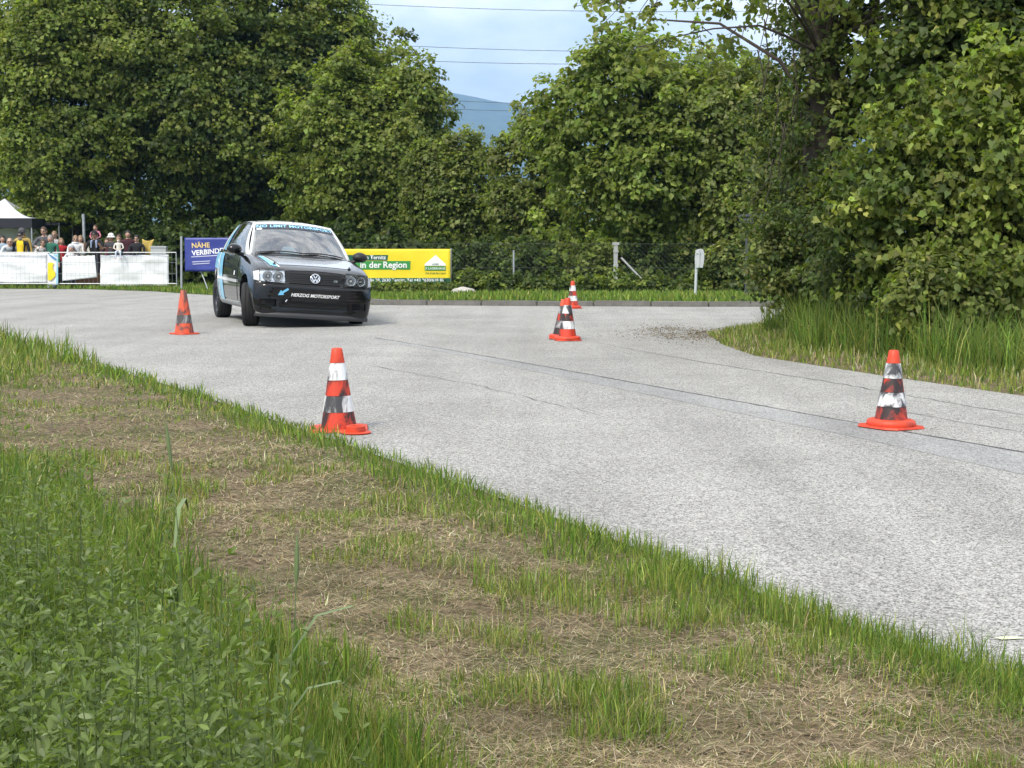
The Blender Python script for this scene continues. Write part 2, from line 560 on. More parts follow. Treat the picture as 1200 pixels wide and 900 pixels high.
# kerb of separate stones along the far side of the junction
CONC = plain('kerb_concrete', (0.15, 0.142, 0.13), 0.9, var=0.5, scale=9, bump=0.5)
kerb = bpy.data.objects.new('kerb', None); COL.objects.link(kerb); tag(kerb, kind='structure')
kerb.location = (0, KERB_Y, 0)
x = -3.6
kl = 0.98
kb = bmesh.new()
bmesh.ops.create_cube(kb, size=1.0)
for v in kb.verts: v.co = Vector((v.co.x * kl, v.co.y * 0.16, v.co.z * 0.2))
bmesh.ops.bevel(kb, geom=kb.edges[:], offset=0.014, segments=2, affect='EDGES')
kme = bm_mesh('kerb_stone', kb); kme.materials.append(CONC)
rs = random.Random(5)
while x < 14:
    o = mobj('kerb_stone', kme, None, kerb)
    ky = lambda q: float(np.interp(q, [v.x for v in edge_far[-4:]] + [14], [v.y for v in edge_far[-4:]] + [KERB_Y]))
    sl_ = math.atan2(ky(x + kl) - ky(x), kl)
    o.location = (x + kl / 2, 0.085 + rs.uniform(-.008, .008) - KERB_Y + (ky(x) + ky(x + kl)) / 2, -0.012 + rs.uniform(-.006, .008))
    o.rotation_euler = (rs.uniform(-.03, .03), rs.uniform(-.006, .006), sl_ + rs.uniform(-.008, .008))
    x += (kl + 0.014) * math.cos(sl_)

# wooded hill far off, in the air's haze
def hill_mesh():
    xs, ys = np.linspace(-4200, 3600, 120), np.linspace(3300, 8000, 60)
    X, Y = np.meshgrid(xs, ys)
    ridge = 560 * np.exp(-((X + 1200) / 1500) ** 2) + 300 * np.exp(-((X - 1500) / 1300) ** 2) + 150
    prof = np.clip((Y - 3300) / 1900, 0, 1)
    Z = ridge * (prof ** 0.8) * np.where(Y > 5200, 1 - (Y - 5200) / 4500, 1)
    Z = Z + 90 * (fbm(X / 420, Y / 420, 9, 5) - 0.5) * prof - 12
    v = np.stack([X, Y, Z], -1).reshape(-1, 3)
    n_r, n_c = X.shape
    f = [(i * n_c + j, i * n_c + j + 1, (i + 1) * n_c + j + 1, (i + 1) * n_c + j) for i in range(n_r - 1) for j in range(n_c - 1)]
    return pmesh('hill', v, f, True)
m, n, l, p = newmat('forest_far')
p.inputs['Roughness'].default_value = 1
no = n.new('ShaderNodeTexNoise'); no.inputs['Scale'].default_value = 0.02; no.inputs['Detail'].default_value = 8
tc = n.new('ShaderNodeTexCoord'); l.new(tc.outputs['Object'], no.inputs['Vector'])
rp = n.new('ShaderNodeValToRGB'); rp.color_ramp.elements[0].color = (0.012, 0.028, 0.012, 1); rp.color_ramp.elements[1].color = (0.07, 0.11, 0.04, 1)
rp.color_ramp.elements[0].position = 0.35; rp.color_ramp.elements[1].position = 0.7
l.new(no.outputs[0], rp.inputs[0]); l.new(rp.outputs[0], p.inputs['Base Color'])
hill = mobj('hill', hill_mesh(), m); tag(hill, kind='structure')
# ================================================================== GRASS, STRAW, ALFALFA
def blades(name, x, y, z, h, w, col, lean=0.35, flat=None):
    """curved 5-point blades"""
    N = len(x)
    a = RNG.uniform(0, 2 * np.pi, N)
    ln = np.abs(RNG.normal(0, lean, N)) if flat is None else flat
    b = RNG.uniform(0, 2 * np.pi, N)
    ca, sa = np.cos(a), np.sin(a)
    cb, sb = np.cos(b), np.sin(b)
    V = np.zeros((N, 5, 3))
    hw = w / 2
    lx, ly = cb * h * ln, sb * h * ln
    zt = h * np.sqrt(np.clip(1 - ln ** 2, 0.03, 1))
    for k, (f, g, u) in enumerate([(0, 0, -1), (0, 0, 1), (0.35, 0.55, 0.85), (0.35, 0.55, -0.85), (1, 1, 0)]):
        V[:, k, 0] = x + lx * f + ca * hw * u
        V[:, k, 1] = y + ly * f + sa * hw * u
        V[:, k, 2] = z + zt * g
    return bulk(name, V, [(0, 1, 2, 3), (3, 2, 4)], col)
def needles(name, x, y, z, L, w, col, rise):
    """straight one-triangle stalks lying about"""
    N = len(x)
    a = RNG.uniform(0, 2 * np.pi, N)
    dx, dy = np.cos(a), np.sin(a)
    V = np.zeros((N, 3, 3))
    for k, (f, u) in enumerate(((-.5, -1), (-.5, 1), (.5, 0))):
        V[:, k, 0] = x + dx * L * f - dy * w / 2 * u
        V[:, k, 1] = y + dy * L * f + dx * w / 2 * u
        V[:, k, 2] = z + L * rise * (f + .5)
    return bulk(name, V, [(0, 1, 2)], col)
def tint(base, N, dv=0.25, dh=0.12):
    base = np.asarray(base, float)
    if base.ndim == 1: base = np.repeat(base[None], N, 0)
    v = np.exp(RNG.normal(0, dv, N))[:, None]
    hsh = 1 + RNG.normal(0, dh, (N, 3))
    return np.clip(base * v * hsh, 0.004, 0.9)
def screen_xy(x, y, z=0.0):
    """photo pixel of a ground place (used only to leave out what no camera near here could see)"""
    d = y * CP + (CAM_H - z) * SP
    return W0 / 2 + FPX * x / d, H0 / 2 - FPX * ((y * SP) - (CAM_H - z) * CP) / d
def scatter(n, x0, x1, y0, y1, power=1.0):
    """more per square metre where the camera is near"""
    u = RNG.uniform(0, 1, n)
    y = (y0 ** (1 - power) + u * (y1 ** (1 - power) - y0 ** (1 - power))) ** (1 / (1 - power)) if power != 1 else y0 * (y1 / y0) ** u
    t = RNG.uniform(x0, x1, n)
    return t * y, y       # x range is given per metre of distance
GREEN = np.array([[0.10, 0.165, 0.030], [0.13, 0.19, 0.036], [0.075, 0.13, 0.026], [0.20, 0.24, 0.055], [0.24, 0.255, 0.075]])
TAN = np.array([[0.34, 0.275, 0.165], [0.42, 0.355, 0.23], [0.24, 0.18, 0.105], [0.48, 0.425, 0.30], [0.14, 0.10, 0.065]])
def pick(P, n, w): return P[RNG.choice(len(P), n, p=np.array(w) / sum(w))]

# alfalfa boundary: distance y -> x limit of the stand
AL_Y = [1.2, 1.8, 2.1, 2.5, 3.0, 4.0, 5.0, 6.5, 8.5]
AL_X = [-0.24, -0.35, -0.43, -0.56, -0.80, -1.25, -1.75, -2.6, -4.2]
def alfa_in(x, y):
    return np.interp(y, AL_Y, AL_X) - x + 0.25 * (fbm(x * 2.5, y * 2.5, 21) - 0.5)

# --- mown verge: dry cuttings
x, y = scatter(480000, -0.47, 0.45, 2.2, 19, 1.3)
nd = near_sd(x, y); sd = road_sd(x, y)
pat = fbm(x * 0.9, y * 0.9, 31)
keep = (sd > 0.03) & (nd < 8) & (x < np.interp(y, [2, 4, 17], [3, 2, -3])) & (RNG.uniform(0, 1, len(x)) < np.clip(0.25 + 1.6 * (pat - 0.28), 0.12, 1) * sst(0.1, 0.5, nd)) & (alfa_in(x, y) < 0.1)
x, y = x[keep], y[keep]
z = ground_h(x, y)
N = len(x)
far = np.clip(y / 4.5, 0.8, 4)
straw = mobj('dry_cuttings', needles('dry_cuttings', x, y, z + 0.002 + RNG.uniform(0, 0.016, N), RNG.uniform(0.018, 0.085, N) * far ** 0.3, 0.0021 * far, tint(pick(TAN, N, [4, 3, 4, 1, 3]), N, 0.25, 0.05) * (0.5 + 0.95 * fbm(x * 2.6, y * 2.6, 37, 3))[:, None], RNG.normal(.05, .16, N)), STRAW)
tag(straw, 'dry tan grass cuttings lying over the mown verge', 'dry grass', kind='stuff')

# --- mown verge: living grass, thick along the road and in tufts elsewhere
x, y = scatter(255000, -0.47, 0.45, 2.2, 19, 1.35)
nd = near_sd(x, y); sd = road_sd(x, y)
edge = (1 - sst(0.18, 0.55, nd + 0.5 * (fbm(x * 2.2, y * 2.2, 41) - 0.5)))
tuft = sst(0.47, 0.68, fbm(x * 4.6, y * 4.6, 43, 2)) * sst(0.30, 0.58, fbm(x * 0.8, y * 0.8, 45, 2))
back = sst(-0.9, 0.05, alfa_in(x, y)) * 0.8
farleft = sst(6.0, 9.0, y) * sst(1.1, 2.2, nd) * (0.25 + 0.5 * sst(0.4, 0.62, fbm(x * 0.8, y * 1.1, 46)))
corner = sst(.6, .95, x) * sst(4.6, 3.6, y) * sst(.22, .42, fbm(x * 2, y * 2, 49, 2))
dens = np.clip(edge + 0.8 * corner + 0.75 * tuft + back + farleft + 0.16 + 0.3 * sst(.42, .62, fbm(x * 1.3, y * 1.3, 55, 3)), 0, 1)
keep = (sd > -0.05) & (nd < 9) & (x < np.interp(y, [2, 4, 17], [3, 2, -3])) & (RNG.uniform(0, 1, len(x)) < dens)
x, y, edge, tuft, back, farleft = [q[keep] for q in (x, y, edge, tuft, back, farleft)]
N = len(x); z = ground_h(x, y)
far = np.clip(y / 4.5, 0.8, 4)
patchh = 0.35 + 1.3 * fbm(x * 3.1, y * 3.1, 47, 2)
hgt = (0.028 + 0.036 * edge + 0.045 * tuft + 0.12 * sst(0.2, 0.8, back)) * patchh * RNG.uniform(0.5, 1.25, N)
wch = RNG.uniform(0, 1, N)
yellow = np.clip(0.42 + 0.4 * farleft + 0.35 * (fbm(x * 1.6, y * 1.6, 48, 2) - 0.4) - 0.22 * edge + 0.1 * tuft, 0.05, 0.8)
col = np.where((wch < yellow)[:, None], pick(GREEN, N, [0, 1, 0, 4, 3]), pick(GREEN, N, [4, 4, 3, 1, 0]))
dead = RNG.uniform(0, 1, N) < 0.10 * (1 - edge)
col = np.where(dead[:, None], pick(TAN, N, [3, 3, 1, 1, 0]), col)
verge = mobj('verge_grass', blades('verge_grass', x, y, z - 0.005, hgt, RNG.uniform(0.0024, 0.0046, N) * far, tint(col, N, 0.28, 0.08), 0.72), BLADE)
tag(verge, 'short green verge grass, thickest along the asphalt edge', 'grass', kind='stuff')

# --- longer grass in front of the alfalfa and a few tufts
x, y = scatter(60000, -0.48, 0.2, 1.6, 8.5, 1.4)
ai = alfa_in(x, y)
keep = (ai > -0.42 - 0.2 * fbm(x * 3, y * 3, 51)) & (RNG.uniform(0, 1, len(x)) < np.where(ai < .3, .75, .42))
x, y, ai = x[keep], y[keep], ai[keep]
N = len(x)
lg = mobj('meadow_grass', blades('meadow_grass', x, y, ground_h(x, y), RNG.uniform(0.10, 0.27, N) * (0.6 + 1.25 * sst(-0.4, 0.9, ai)), RNG.uniform(0.003, 0.007, N) * np.clip(y / 3.5, 0.8, 2), tint(pick(GREEN, N, [3, 4, 3, 2, 1]), N, 0.22, 0.07), 0.4), BLADE)
tag(lg, 'knee-high meadow grass mixed in along the alfalfa stand', 'meadow grass', kind='stuff')

# --- alfalfa stand
LEAFLET = [(0, 0, 0), (-0.16, 0.36, 0.06), (-0.17, 0.74, 0.06), (0, 1.0, -0.03), (0.17, 0.74, 0.06), (0.16, 0.36, 0.06)]
LEAFLET_F = [(0, 3, 2, 1), (0, 5, 4, 3)]
def place(T, P, d, nrm, size):
    """template (k,3) with y along d and z along the normal, put at P"""
    T = np.asarray(T, float)
    d = d / (np.linalg.norm(d, axis=1, keepdims=True) + 1e-9)
    s = np.cross(d, nrm); s /= (np.linalg.norm(s, axis=1, keepdims=True) + 1e-9)
    u = np.cross(s, d)
    V = P[:, None, :] + size[:, None, None] * (T[None, :, 0:1] * s[:, None] + T[None, :, 1:2] * d[:, None] + T[None, :, 2:3] * u[:, None])
    return V
def alfalfa(name, x, y, hmin, hmax, seed, leaf=0.0205):
    """stems with trifoliate leaves; returns leaf mesh and stem mesh"""
    rg = np.random.default_rng(seed)
    P, D, S, SV = [], [], [], []
    z0 = ground_h(x, y)
    for i in range(len(x)):
        h = rg.uniform(hmin, hmax) * (0.6 + 0.75 * float(fbm(x[i] * 2.3, y[i] * 2.3, 33, 2)))
        b = rg.uniform(0, 2 * np.pi)
        ln = abs(rg.normal(0, 0.15)) * h
        top = np.array([math.cos(b) * ln, math.sin(b) * ln, h])
        base = np.array([x[i], y[i], z0[i]])
        SV.append((base, top))
        nn = int(9 + h * 36)
        for k in range(nn):
            f = 0.22 + 0.78 * ((k + rg.uniform(0, 1)) / nn)
            q = base + np.array([top[0] * f ** 1.6, top[1] * f ** 1.6, top[2] * f])
            a = rg.uniform(0, 2 * np.pi)
            pet = np.array([math.cos(a), math.sin(a), rg.uniform(0.0, 0.8)]) * rg.uniform(0.012, 0.034)
            c = q + pet
            sz = leaf * rg.uniform(0.65, 1.25) * (0.75 if f > 0.9 else 1)
            for da in (-1.05, 0, 1.05):
                P.append(c); D.append((math.cos(a + da + rg.normal(0, .2)), math.sin(a + da + rg.normal(0, .2)), rg.uniform(-0.5, 1.3))); S.append(sz)
    P, D, S = np.array(P), np.array(D), np.array(S)
    nrm = np.stack([rg.normal(0, .7, len(P)), rg.normal(0, .7, len(P)), np.ones(len(P))], -1)
    V = place(LEAFLET, P, D, nrm, S)
    base = np.array([[0.125, 0.172, 0.050], [0.15, 0.20, 0.058], [0.20, 0.24, 0.12], [0.10, 0.145, 0.044]])
    c = base[rg.choice(4, len(P), p=[.4, .3, .12, .18])] * np.exp(rg.normal(0, .18, len(P)))[:, None]
    lm = bulk(name, V, LEAFLET_F, c)
    # stems: three-sided
    SVn = len(SV)
    T = np.zeros((SVn, 9, 3))
    for i, (bs, tp) in enumerate(SV):
        for j, f in enumerate((0, .55, 1)):
            r = 0.0019 * (1 - 0.6 * f)
            for k in range(3):
                an = 2.094 * k
                T[i, j * 3 + k] = bs + np.array([tp[0] * f ** 1.6 + r * math.cos(an), tp[1] * f ** 1.6 + r * math.sin(an), tp[2] * f])
    F = [(j * 3 + k, j * 3 + (k + 1) % 3, j * 3 + 3 + (k + 1) % 3, j * 3 + 3 + k) for j in (0, 1) for k in range(3)]
    sm = bulk(name + '_stem', T, F, np.repeat(np.array([[0.15, 0.20, 0.075]]), SVn, 0) * np.exp(rg.normal(0, .2, SVn))[:, None])
    return lm, sm
x, y = scatter(1550, -0.48, 0.05, 1.5, 8.0, 1.9)
ai = alfa_in(x, y)
keep = (ai > 0) | ((ai > -0.10) & (RNG.uniform(0, 1, len(x)) < 0.15))
x, y = x[keep], y[keep]
lm, sm = alfalfa('alfalfa', x, y, 0.22, 0.60, 77)
alf = mobj('alfalfa', lm, LEAF)
tag(alf, 'dense green alfalfa stand with small three-part leaves beside the mown verge', 'alfalfa', kind='stuff')
st = mobj('stem', sm, LEAF, alf); st['kind'] = 'stuff'
# single plants that stand out at the rim of the stand
def weed(xw, yw, h, label, leaf, seed):
    o = thing('alfalfa_plant', label, 'plant', (xw, yw, float(ground_h(xw, yw))), 0, 'alfalfa plants at the rim of the stand')
    rg = np.random.default_rng(seed)
    a_, b_ = alfalfa('foliage', xw + rg.normal(0, .02, 4), yw + rg.normal(0, .02, 4), h * .75, h, seed, leaf)
    for q in (a_, b_): q.transform(Matrix.Translation(-o.location))
    mobj('foliage', a_, LEAF, o)
    mobj('stem', b_, LEAF, o)
weed(-0.40, 2.06, 0.36, 'broad-leaved alfalfa plant arching over the bare cuttings', 0.034, 501)
weed(-0.52, 2.36, 0.40, 'upright alfalfa plant with dark leaves rising above the rim of the stand', 0.032, 502)
weed(-0.62, 2.75, 0.36, 'leafy alfalfa plant beside the tall grass stalk', 0.034, 503)
def stalk(xw, yw, h, label, seed):
    rg = random.Random(seed)
    o = thing('grass_stalk', label, 'grass stalk', (xw, yw, float(ground_h(xw, yw))), 0, 'tall grass stalks')
    top = Vector((rg.uniform(-.05, .05), rg.uniform(-.03, .03), h))
    b = B().tube([top * f + Vector((0.012 * math.sin(f * 3), 0, 0)) for f in (0, .3, .6, .85)], [.0022, .002, .0015, .001], 5)
    s_ = b.build('stem', STALK, o, True)
    e_ = B().tube([top * f + Vector((0.012 * math.sin(f * 3), 0, 0)) for f in (.80, .84, .9, .97, 1.0)], [.001, .0042, .005, .003, .0006], 6).build('ear', STALK, o, True)
    for f, L in ((.25, .16), (.5, .19)):
        a = rg.uniform(0, 6.28)
        p0 = top * f
        d = Vector((math.cos(a), math.sin(a), 0))
        pts = [p0, p0 + d * L * .35 + Vector((0, 0, L * .45)), p0 + d * L * .75 + Vector((0, 0, L * .5)), p0 + d * L + Vector((0, 0, L * .3))]
        sd_ = Vector((-d.y, d.x, 0))
        wds = (.003, .006, .005, .0005)
        B().grid([[q + sd_ * w_ for q, w_ in zip(pts, wds)], [q - sd_ * w_ for q, w_ in zip(pts, wds)]]).build('blade', STALK, o)
STALK = plain('grass_stalk', (0.12, 0.17, 0.06), 0.6, var=0.25, scale=30)
stalk(-0.80, 3.45, 0.62, 'single tall flowering grass stalk rising over the mown verge', 1)
stalk(-0.46, 2.72, 0.50, 'bent grass stalk with long blades among the alfalfa', 2)

# --- opposite verge, far strip and long grass under the shrubs
x = RNG.uniform(1.8, 9, 60000); y = RNG.uniform(6, 20.5, 60000)
sd = road_sd(x, y)
keep = (sd > -0.02) & (sd < 1.5) & (x > 0.1 * y)
x, y, sd = x[keep], y[keep], sd[keep]
N = len(x)
bare = (fbm(x * 1.1, y * 1.1, 61, 2) > 0.55) & (sd > 0.45) & (sd < 1.0)
keep = ~bare | (RNG.uniform(0, 1, N) < 0.18)
x, y, sd = x[keep], y[keep], sd[keep]; N = len(x)
og = mobj('opposite_verge_grass', blades('opposite_verge_grass', x, y, ground_h(x, y), RNG.uniform(0.05, 0.13, N) * (0.6 + 0.5 * sst(0, .4, sd)), 0.011, tint(np.where((RNG.uniform(0, 1, N) < 0.16)[:, None], pick(TAN, N, [2, 3, 0, 2, 0]), pick(GREEN, N, [1, 3, 1, 4, 4])), N, 0.2, 0.06), 0.45), BLADE)
tag(og, 'short yellowish grass strip between the asphalt and the long grass', 'grass', kind='stuff')
x = RNG.uniform(2.2, 9, 95000); y = RNG.uniform(6, 21, 95000)
sd = road_sd(x, y)
keep = (sd > 0.65 + 0.5 * (fbm(x * 1.3, y * 1.3, 63) - .5)) & (sd < 2.4) & (x < .47 * y)
x, y, sd = x[keep], y[keep], sd[keep]; N = len(x)
tg = mobj('long_grass', blades('long_grass', x, y, ground_h(x, y), RNG.uniform(0.25, 0.62, N) * (0.25 + 1.4 * fbm(x * 1.6, y * 1.6, 65, 2)), 0.008, tint(pick(GREEN, N, [4, 4, 3, 2, 2]), N, 0.32, 0.08), 0.6), BLADE)
tag(tg, 'long uncut grass growing under the roadside shrubs', 'long grass', kind='stuff')
x = RNG.uniform(-19, 15, 70000); y = RNG.uniform(24, 47, 70000)
sd = road_sd(x, y)
keep = (sd > 0.19) & (sd < 7) & (np.abs(x) < 0.5 * y) & ((y > KERB_Y - 0.3))
x, y, sd = x[keep], y[keep], sd[keep]; N = len(x)
fs = mobj('kerbside_grass', blades('kerbside_grass', x, y, ground_h(x, y), RNG.uniform(0.07, 0.16, N), 0.036, tint(pick(GREEN, N, [4, 5, 2, 3, 1]) * 1.1, N, 0.2, 0.06), 0.4), BLADE)
tag(fs, 'mown green grass strip behind the stone kerb', 'grass', kind='stuff')
# dead leaves and grit washed up where the side road joins
x = RNG.normal(0, 1, 5200); y = RNG.normal(0, 1, 5200)
c = gp(803, 391)
x = c.x + x * 0.32; y = c.y + y * 0.8 + x * 0.0
keep = (x < 2.9) & (RNG.uniform(0, 1, 5200) < 1.3 * fbm(x * 2.5, y * 1.4, 71, 2))
x, y = x[keep], y[keep]; N = len(x)
P = np.stack([x, y, road_h(x, y) + 0.004 + RNG.uniform(0, .005, N)], -1)
dl = mobj('leaf_litter', bulk('leaf_litter', place([(0, -.5, 0), (-.35, 0, .12), (0, .5, 0), (.35, 0, .12)], P, np.stack([RNG.normal(0, 1, N), RNG.normal(0, 1, N), RNG.normal(0, .1, N)], -1), np.stack([RNG.normal(0, .25, N), RNG.normal(0, .25, N), np.ones(N)], -1), RNG.uniform(.008, .032, N)), [(0, 1, 2, 3)], tint(pick(TAN, N, [2, 0, 4, 0, 4]) * .7, N, .3, .06)), STRAW)
tag(dl, 'brown dead leaves and dirt washed onto the asphalt by the shrubs', 'leaf litter', kind='stuff')
# ================================================================== TREES AND SHRUBS
DIAMOND = ([(0, 0, 0), (-.42, .42, .10), (0, 1, -.06), (.42, .42, .10)], [(0, 2, 1), (0, 3, 2)])
_mo = [(0, .04), (.42, -.02), (.44, .22), (.58, .50), (.33, .62), (0, 1.0), (-.33, .62), (-.58, .50), (-.44, .22), (-.42, -.02)]
MAPLE = ([(a, b, -.10 * abs(a) - .12 * b * b) for a, b in _mo], [tuple(range(9, -1, -1))])
_ov = [(0, 0), (.20, .18), (.30, .45), (.20, .76), (0, 1.0), (-.20, .76), (-.30, .45), (-.20, .18)]
OVAL = ([(a, b, .22 * abs(a) - .10 * b * b) for a, b in _ov], [(0, 1, 2, 6, 7), (2, 3, 4, 5, 6)])
OVAL4 = ([(0, 0, 0), (-.36, .45, .10), (0, 1, -.08), (.36, .45, .10)], [(0, 2, 1), (0, 3, 2)])
class Tree:
    def __init__(s, name, label, cat, base, group=None):
        s.o = thing(name, label, cat, base, 0, group)
        s.base = Vector(base)
        s.P, s.N, s.S, s.C = [], [], [], []
        s.wood = B()
    def limb(s, pts, r0, r1, n=7):
        k = len(pts)
        s.wood.tube(pts, [r0 + (r1 - r0) * i / (k - 1) for i in range(k)], n)
    def clumps(s, centre, rad, count, per, crad, leaf, cols, seed, back=0.22, shell=(0.55, 1.0), limbs=10, lump=0.30, up=0.8, squash=0.5, root=None, lr=0.05):
        """leaf sprays spread through an ellipsoid's outer volume, centre and radii local to the base"""
        rg = np.random.default_rng(seed)
        c, rad = np.array(centre, float), np.array(rad, float)
        d = rg.normal(0, 1, (count * 3, 3)); d /= np.linalg.norm(d, axis=1, keepdims=True)
        d = d[(d[:, 1] < 0.15) | (rg.uniform(0, 1, len(d)) < back)][:count]
        az = np.arctan2(d[:, 1], d[:, 0])
        lumpf = 1 - lump + 2 * lump * fbm(az * 2.1 + seed, d[:, 2] * 3.3 + seed * 1.7, seed, 3)
        rr = (shell[0] + (shell[1] - shell[0]) * rg.uniform(0, 1, len(d)) ** 0.6) * lumpf
        cc = c + d * rad * rr[:, None]
        cols = np.asarray(cols, float)
        ccol = cols[rg.choice(len(cols), len(cc))] * np.exp(rg.normal(0, .16, len(cc)))[:, None]
        csz = crad * np.exp(rg.normal(0, .28, len(cc)))
        n = rg.poisson(per, len(cc))
        idx = np.repeat(np.arange(len(cc)), n)
        M = len(idx)
        q = rg.normal(0, 1, (M, 3)); q /= np.linalg.norm(q, axis=1, keepdims=True)
        q *= (rg.uniform(0, 1, M) ** 0.45)[:, None]
        q[:, 2] *= squash
        out = d[idx]
        q[:, 2] -= 0.35 * (q[:, 0] ** 2 + q[:, 1] ** 2)
        p = cc[idx] + q * csz[idx][:, None]
        nr_ = out * 0.55 + np.array([0, 0, up]) + rg.normal(0, .55, (M, 3)) + q * .4
        nr_ /= np.linalg.norm(nr_, axis=1, keepdims=True)
        s.P.append(p); s.N.append(nr_); s.S.append(leaf * np.exp(rg.normal(0, .22, M)))
        s.C.append(np.clip(ccol[idx] * np.exp(rg.normal(0, .22, M))[:, None] * (1 + rg.normal(0, .05, (M, 3))), .004, .5))
        rt = Vector(root) if root is not None else Vector((0, 0, max(0.4, centre[2] - rad[2] * .7)))
        pick_ = rg.choice(len(cc), min(limbs, len(cc)), replace=False)
        for k in pick_:
            e = Vector(cc[k]); m_ = rt.lerp(e, .5) + Vector((0, 0, .12 * (e - rt).length)) + Vector(rg.normal(0, .06, 3)) * (e - rt).length
            s.limb([rt, rt.lerp(m_, .55) + Vector((0, 0, .05)), m_, m_.lerp(e, .6), e], lr, lr * .16, 5)
        return s
    def done(s, template, mat=None):
        P, N_, S, C = [np.concatenate(q) for q in (s.P, s.N, s.S, s.C)]
        a = RNG.normal(0, 1, P.shape); d = np.cross(N_, a); d[:, 2] -= .25
        V = place(template[0], P, d, N_, S)
        if template is MAPLE:       # each leaf folded and drooping by its own amount
            n_ = len(P)
            T0 = np.asarray(template[0])
            wd, fo, dr_ = RNG.uniform(.6, 1.05, n_), RNG.normal(.45, .4, n_), RNG.uniform(.0, .7, n_)
            dd = d / (np.linalg.norm(d, axis=1, keepdims=True) + 1e-9)
            sx = np.cross(dd, N_); sx /= (np.linalg.norm(sx, axis=1, keepdims=True) + 1e-9)
            up_ = np.cross(sx, dd)
            tx_ = T0[None, :, 0] * wd[:, None]
            tz_ = fo[:, None] * np.abs(tx_) - dr_[:, None] * T0[None, :, 1] ** 2
            V = P[:, None] + S[:, None, None] * (tx_[..., None] * sx[:, None] + T0[None, :, 1:2] * dd[:, None] + tz_[..., None] * up_[:, None])
        mobj('crown', bulk('crown', V, template[1], C), mat or LEAF, s.o)
        if s.wood.v: s.wood.build('trunk', BARK, s.o, True, 60)
        return s.o
G_MAPLE = [(.145, .185, .038), (.17, .21, .042), (.12, .16, .034), (.20, .23, .054)]
G_LIGHT = [(.18, .23, .046), (.20, .245, .052), (.14, .19, .040), (.22, .25, .07)]
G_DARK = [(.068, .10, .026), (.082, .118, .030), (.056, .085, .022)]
G_OLIVE = [(.145, .17, .046), (.12, .15, .042), (.175, .195, .062)]
def broadleaf(name, label, px, d, top, bottom, half, cols, count, per, crad, leaf, seed, group, tmpl=DIAMOND, depth=0.8, trunk=.16, lump=.40, lobes=3, cat='tree', shell=(.5, 1.0), limbs=14, multi=1, shoots=14):
    x = ppx(px, d); z0 = float(ground_h(x, d))
    t = Tree(name, label, cat, (x, d, z0), group)
    zt, zb = zpy(top, d) - z0, zpy(bottom, d) - z0
    rx, rz, cz = half * d / FPX, (zt - zb) / 2, (zt + zb) / 2
    rg = random.Random(seed)
    for k in range(multi):
        off = Vector((rg.uniform(-.25, .25) * rx * (multi > 1), rg.uniform(-.2, .2) * rx * (multi > 1), 0))
        t.limb([off * .5, off * .6 + Vector((rg.uniform(-.1, .1), 0, cz * .3)), off + Vector((rg.uniform(-.2, .2), 0, cz * .75)), off * 1.3 + Vector((rg.uniform(-.3, .3), 0, cz + rz * .5))], trunk / multi ** .5, trunk * .2, 9)
    t.clumps((0, 0, cz), (rx, rx * depth, rz), count, per, crad, leaf, cols, seed, lump=lump, shell=shell, limbs=limbs, root=(0, 0, max(.3, cz - rz * .55)), lr=trunk * .4)
    for k in range(lobes):
        a = rg.uniform(math.pi, 2 * math.pi)
        c = (math.cos(a) * rx * .62, math.sin(a) * rx * depth * .62, cz + rg.uniform(-.55, .6) * rz)
        f = rg.uniform(.36, .5)
        t.clumps(c, (rx * f, rx * f * depth, rz * f), int(count * .13), per, crad, leaf, cols, seed + 50 + k, lump=lump, limbs=3, root=(0, 0, cz - .2 * rz), lr=trunk * .25)
    for k in range(shoots):       # single shoots that break the outline
        a, e = rg.uniform(math.pi * .9, 2.1 * math.pi), rg.uniform(.15, 1.4)
        dv = Vector((math.cos(a) * math.cos(e), math.sin(a) * math.cos(e) * depth, math.sin(e)))
        p0 = Vector((dv.x * rx * .8, dv.y * rx * .8, cz + dv.z * rz * .8))
        L = rg.uniform(.16, .34) * rx + .15
        gd = (dv + Vector((rg.uniform(-.3, .3), 0, .55))).normalized()
        t.limb([p0, p0 + gd * L * .5, p0 + gd * L * 1.15], trunk * .09, trunk * .02, 4)
        for q in range(4):
            c = p0 + gd * L * (.25 + .3 * q) + Vector((rg.uniform(-.1, .1), 0, 0))
            t.clumps(c, (.1, .1, .1), 2, per * .16, crad * (.42 - .06 * q), leaf * .9, cols, seed + 500 + k * 5 + q, limbs=0, shell=(.2, 1))
    return t.done(tmpl)
LW = 'trees behind the spectators'
broadleaf('maple_tree', 'tall dark maple behind the man with a child on his shoulders', 235, 53, -75, 285, 165, G_MAPLE + G_DARK[:1], 950, 76, .56, .148, 101, LW, lobes=5, trunk=.28)
broadleaf('maple_tree', 'pale yellow-green maple standing over the party tent', 92, 51, -30, 272, 104, G_MAPLE + G_LIGHT[:2], 640, 76, .50, .142, 102, LW, lobes=4, trunk=.22)
broadleaf('maple_tree', 'green tree at the far side of the party tent, crown out over the spectators', -75, 54, 105, 300, 95, G_LIGHT + G_MAPLE, 230, 70, .50, .145, 103, LW, lobes=3, trunk=.2)
broadleaf('maple_tree', 'dark tall maple behind the blue banner', 345, 54, -50, 300, 125, G_MAPLE + G_DARK[:2], 580, 74, .54, .148, 104, LW, lobes=4, trunk=.25)
broadleaf('maple_tree', 'light green maple with a rounded crown behind the parked yellow banner'.replace('parked ', ''), 432, 47, 62, 300, 96, G_MAPLE + G_LIGHT[1:2], 580, 70, .40, .13, 105, LW, lobes=5, trunk=.18)
broadleaf('field_maple', 'small round tree in the gap below the blue hill', 538, 44, 158, 305, 56, G_MAPLE + G_OLIVE, 280, 75, .34, .11, 106, 'trees behind the chain-link fence', lobes=3, trunk=.1)
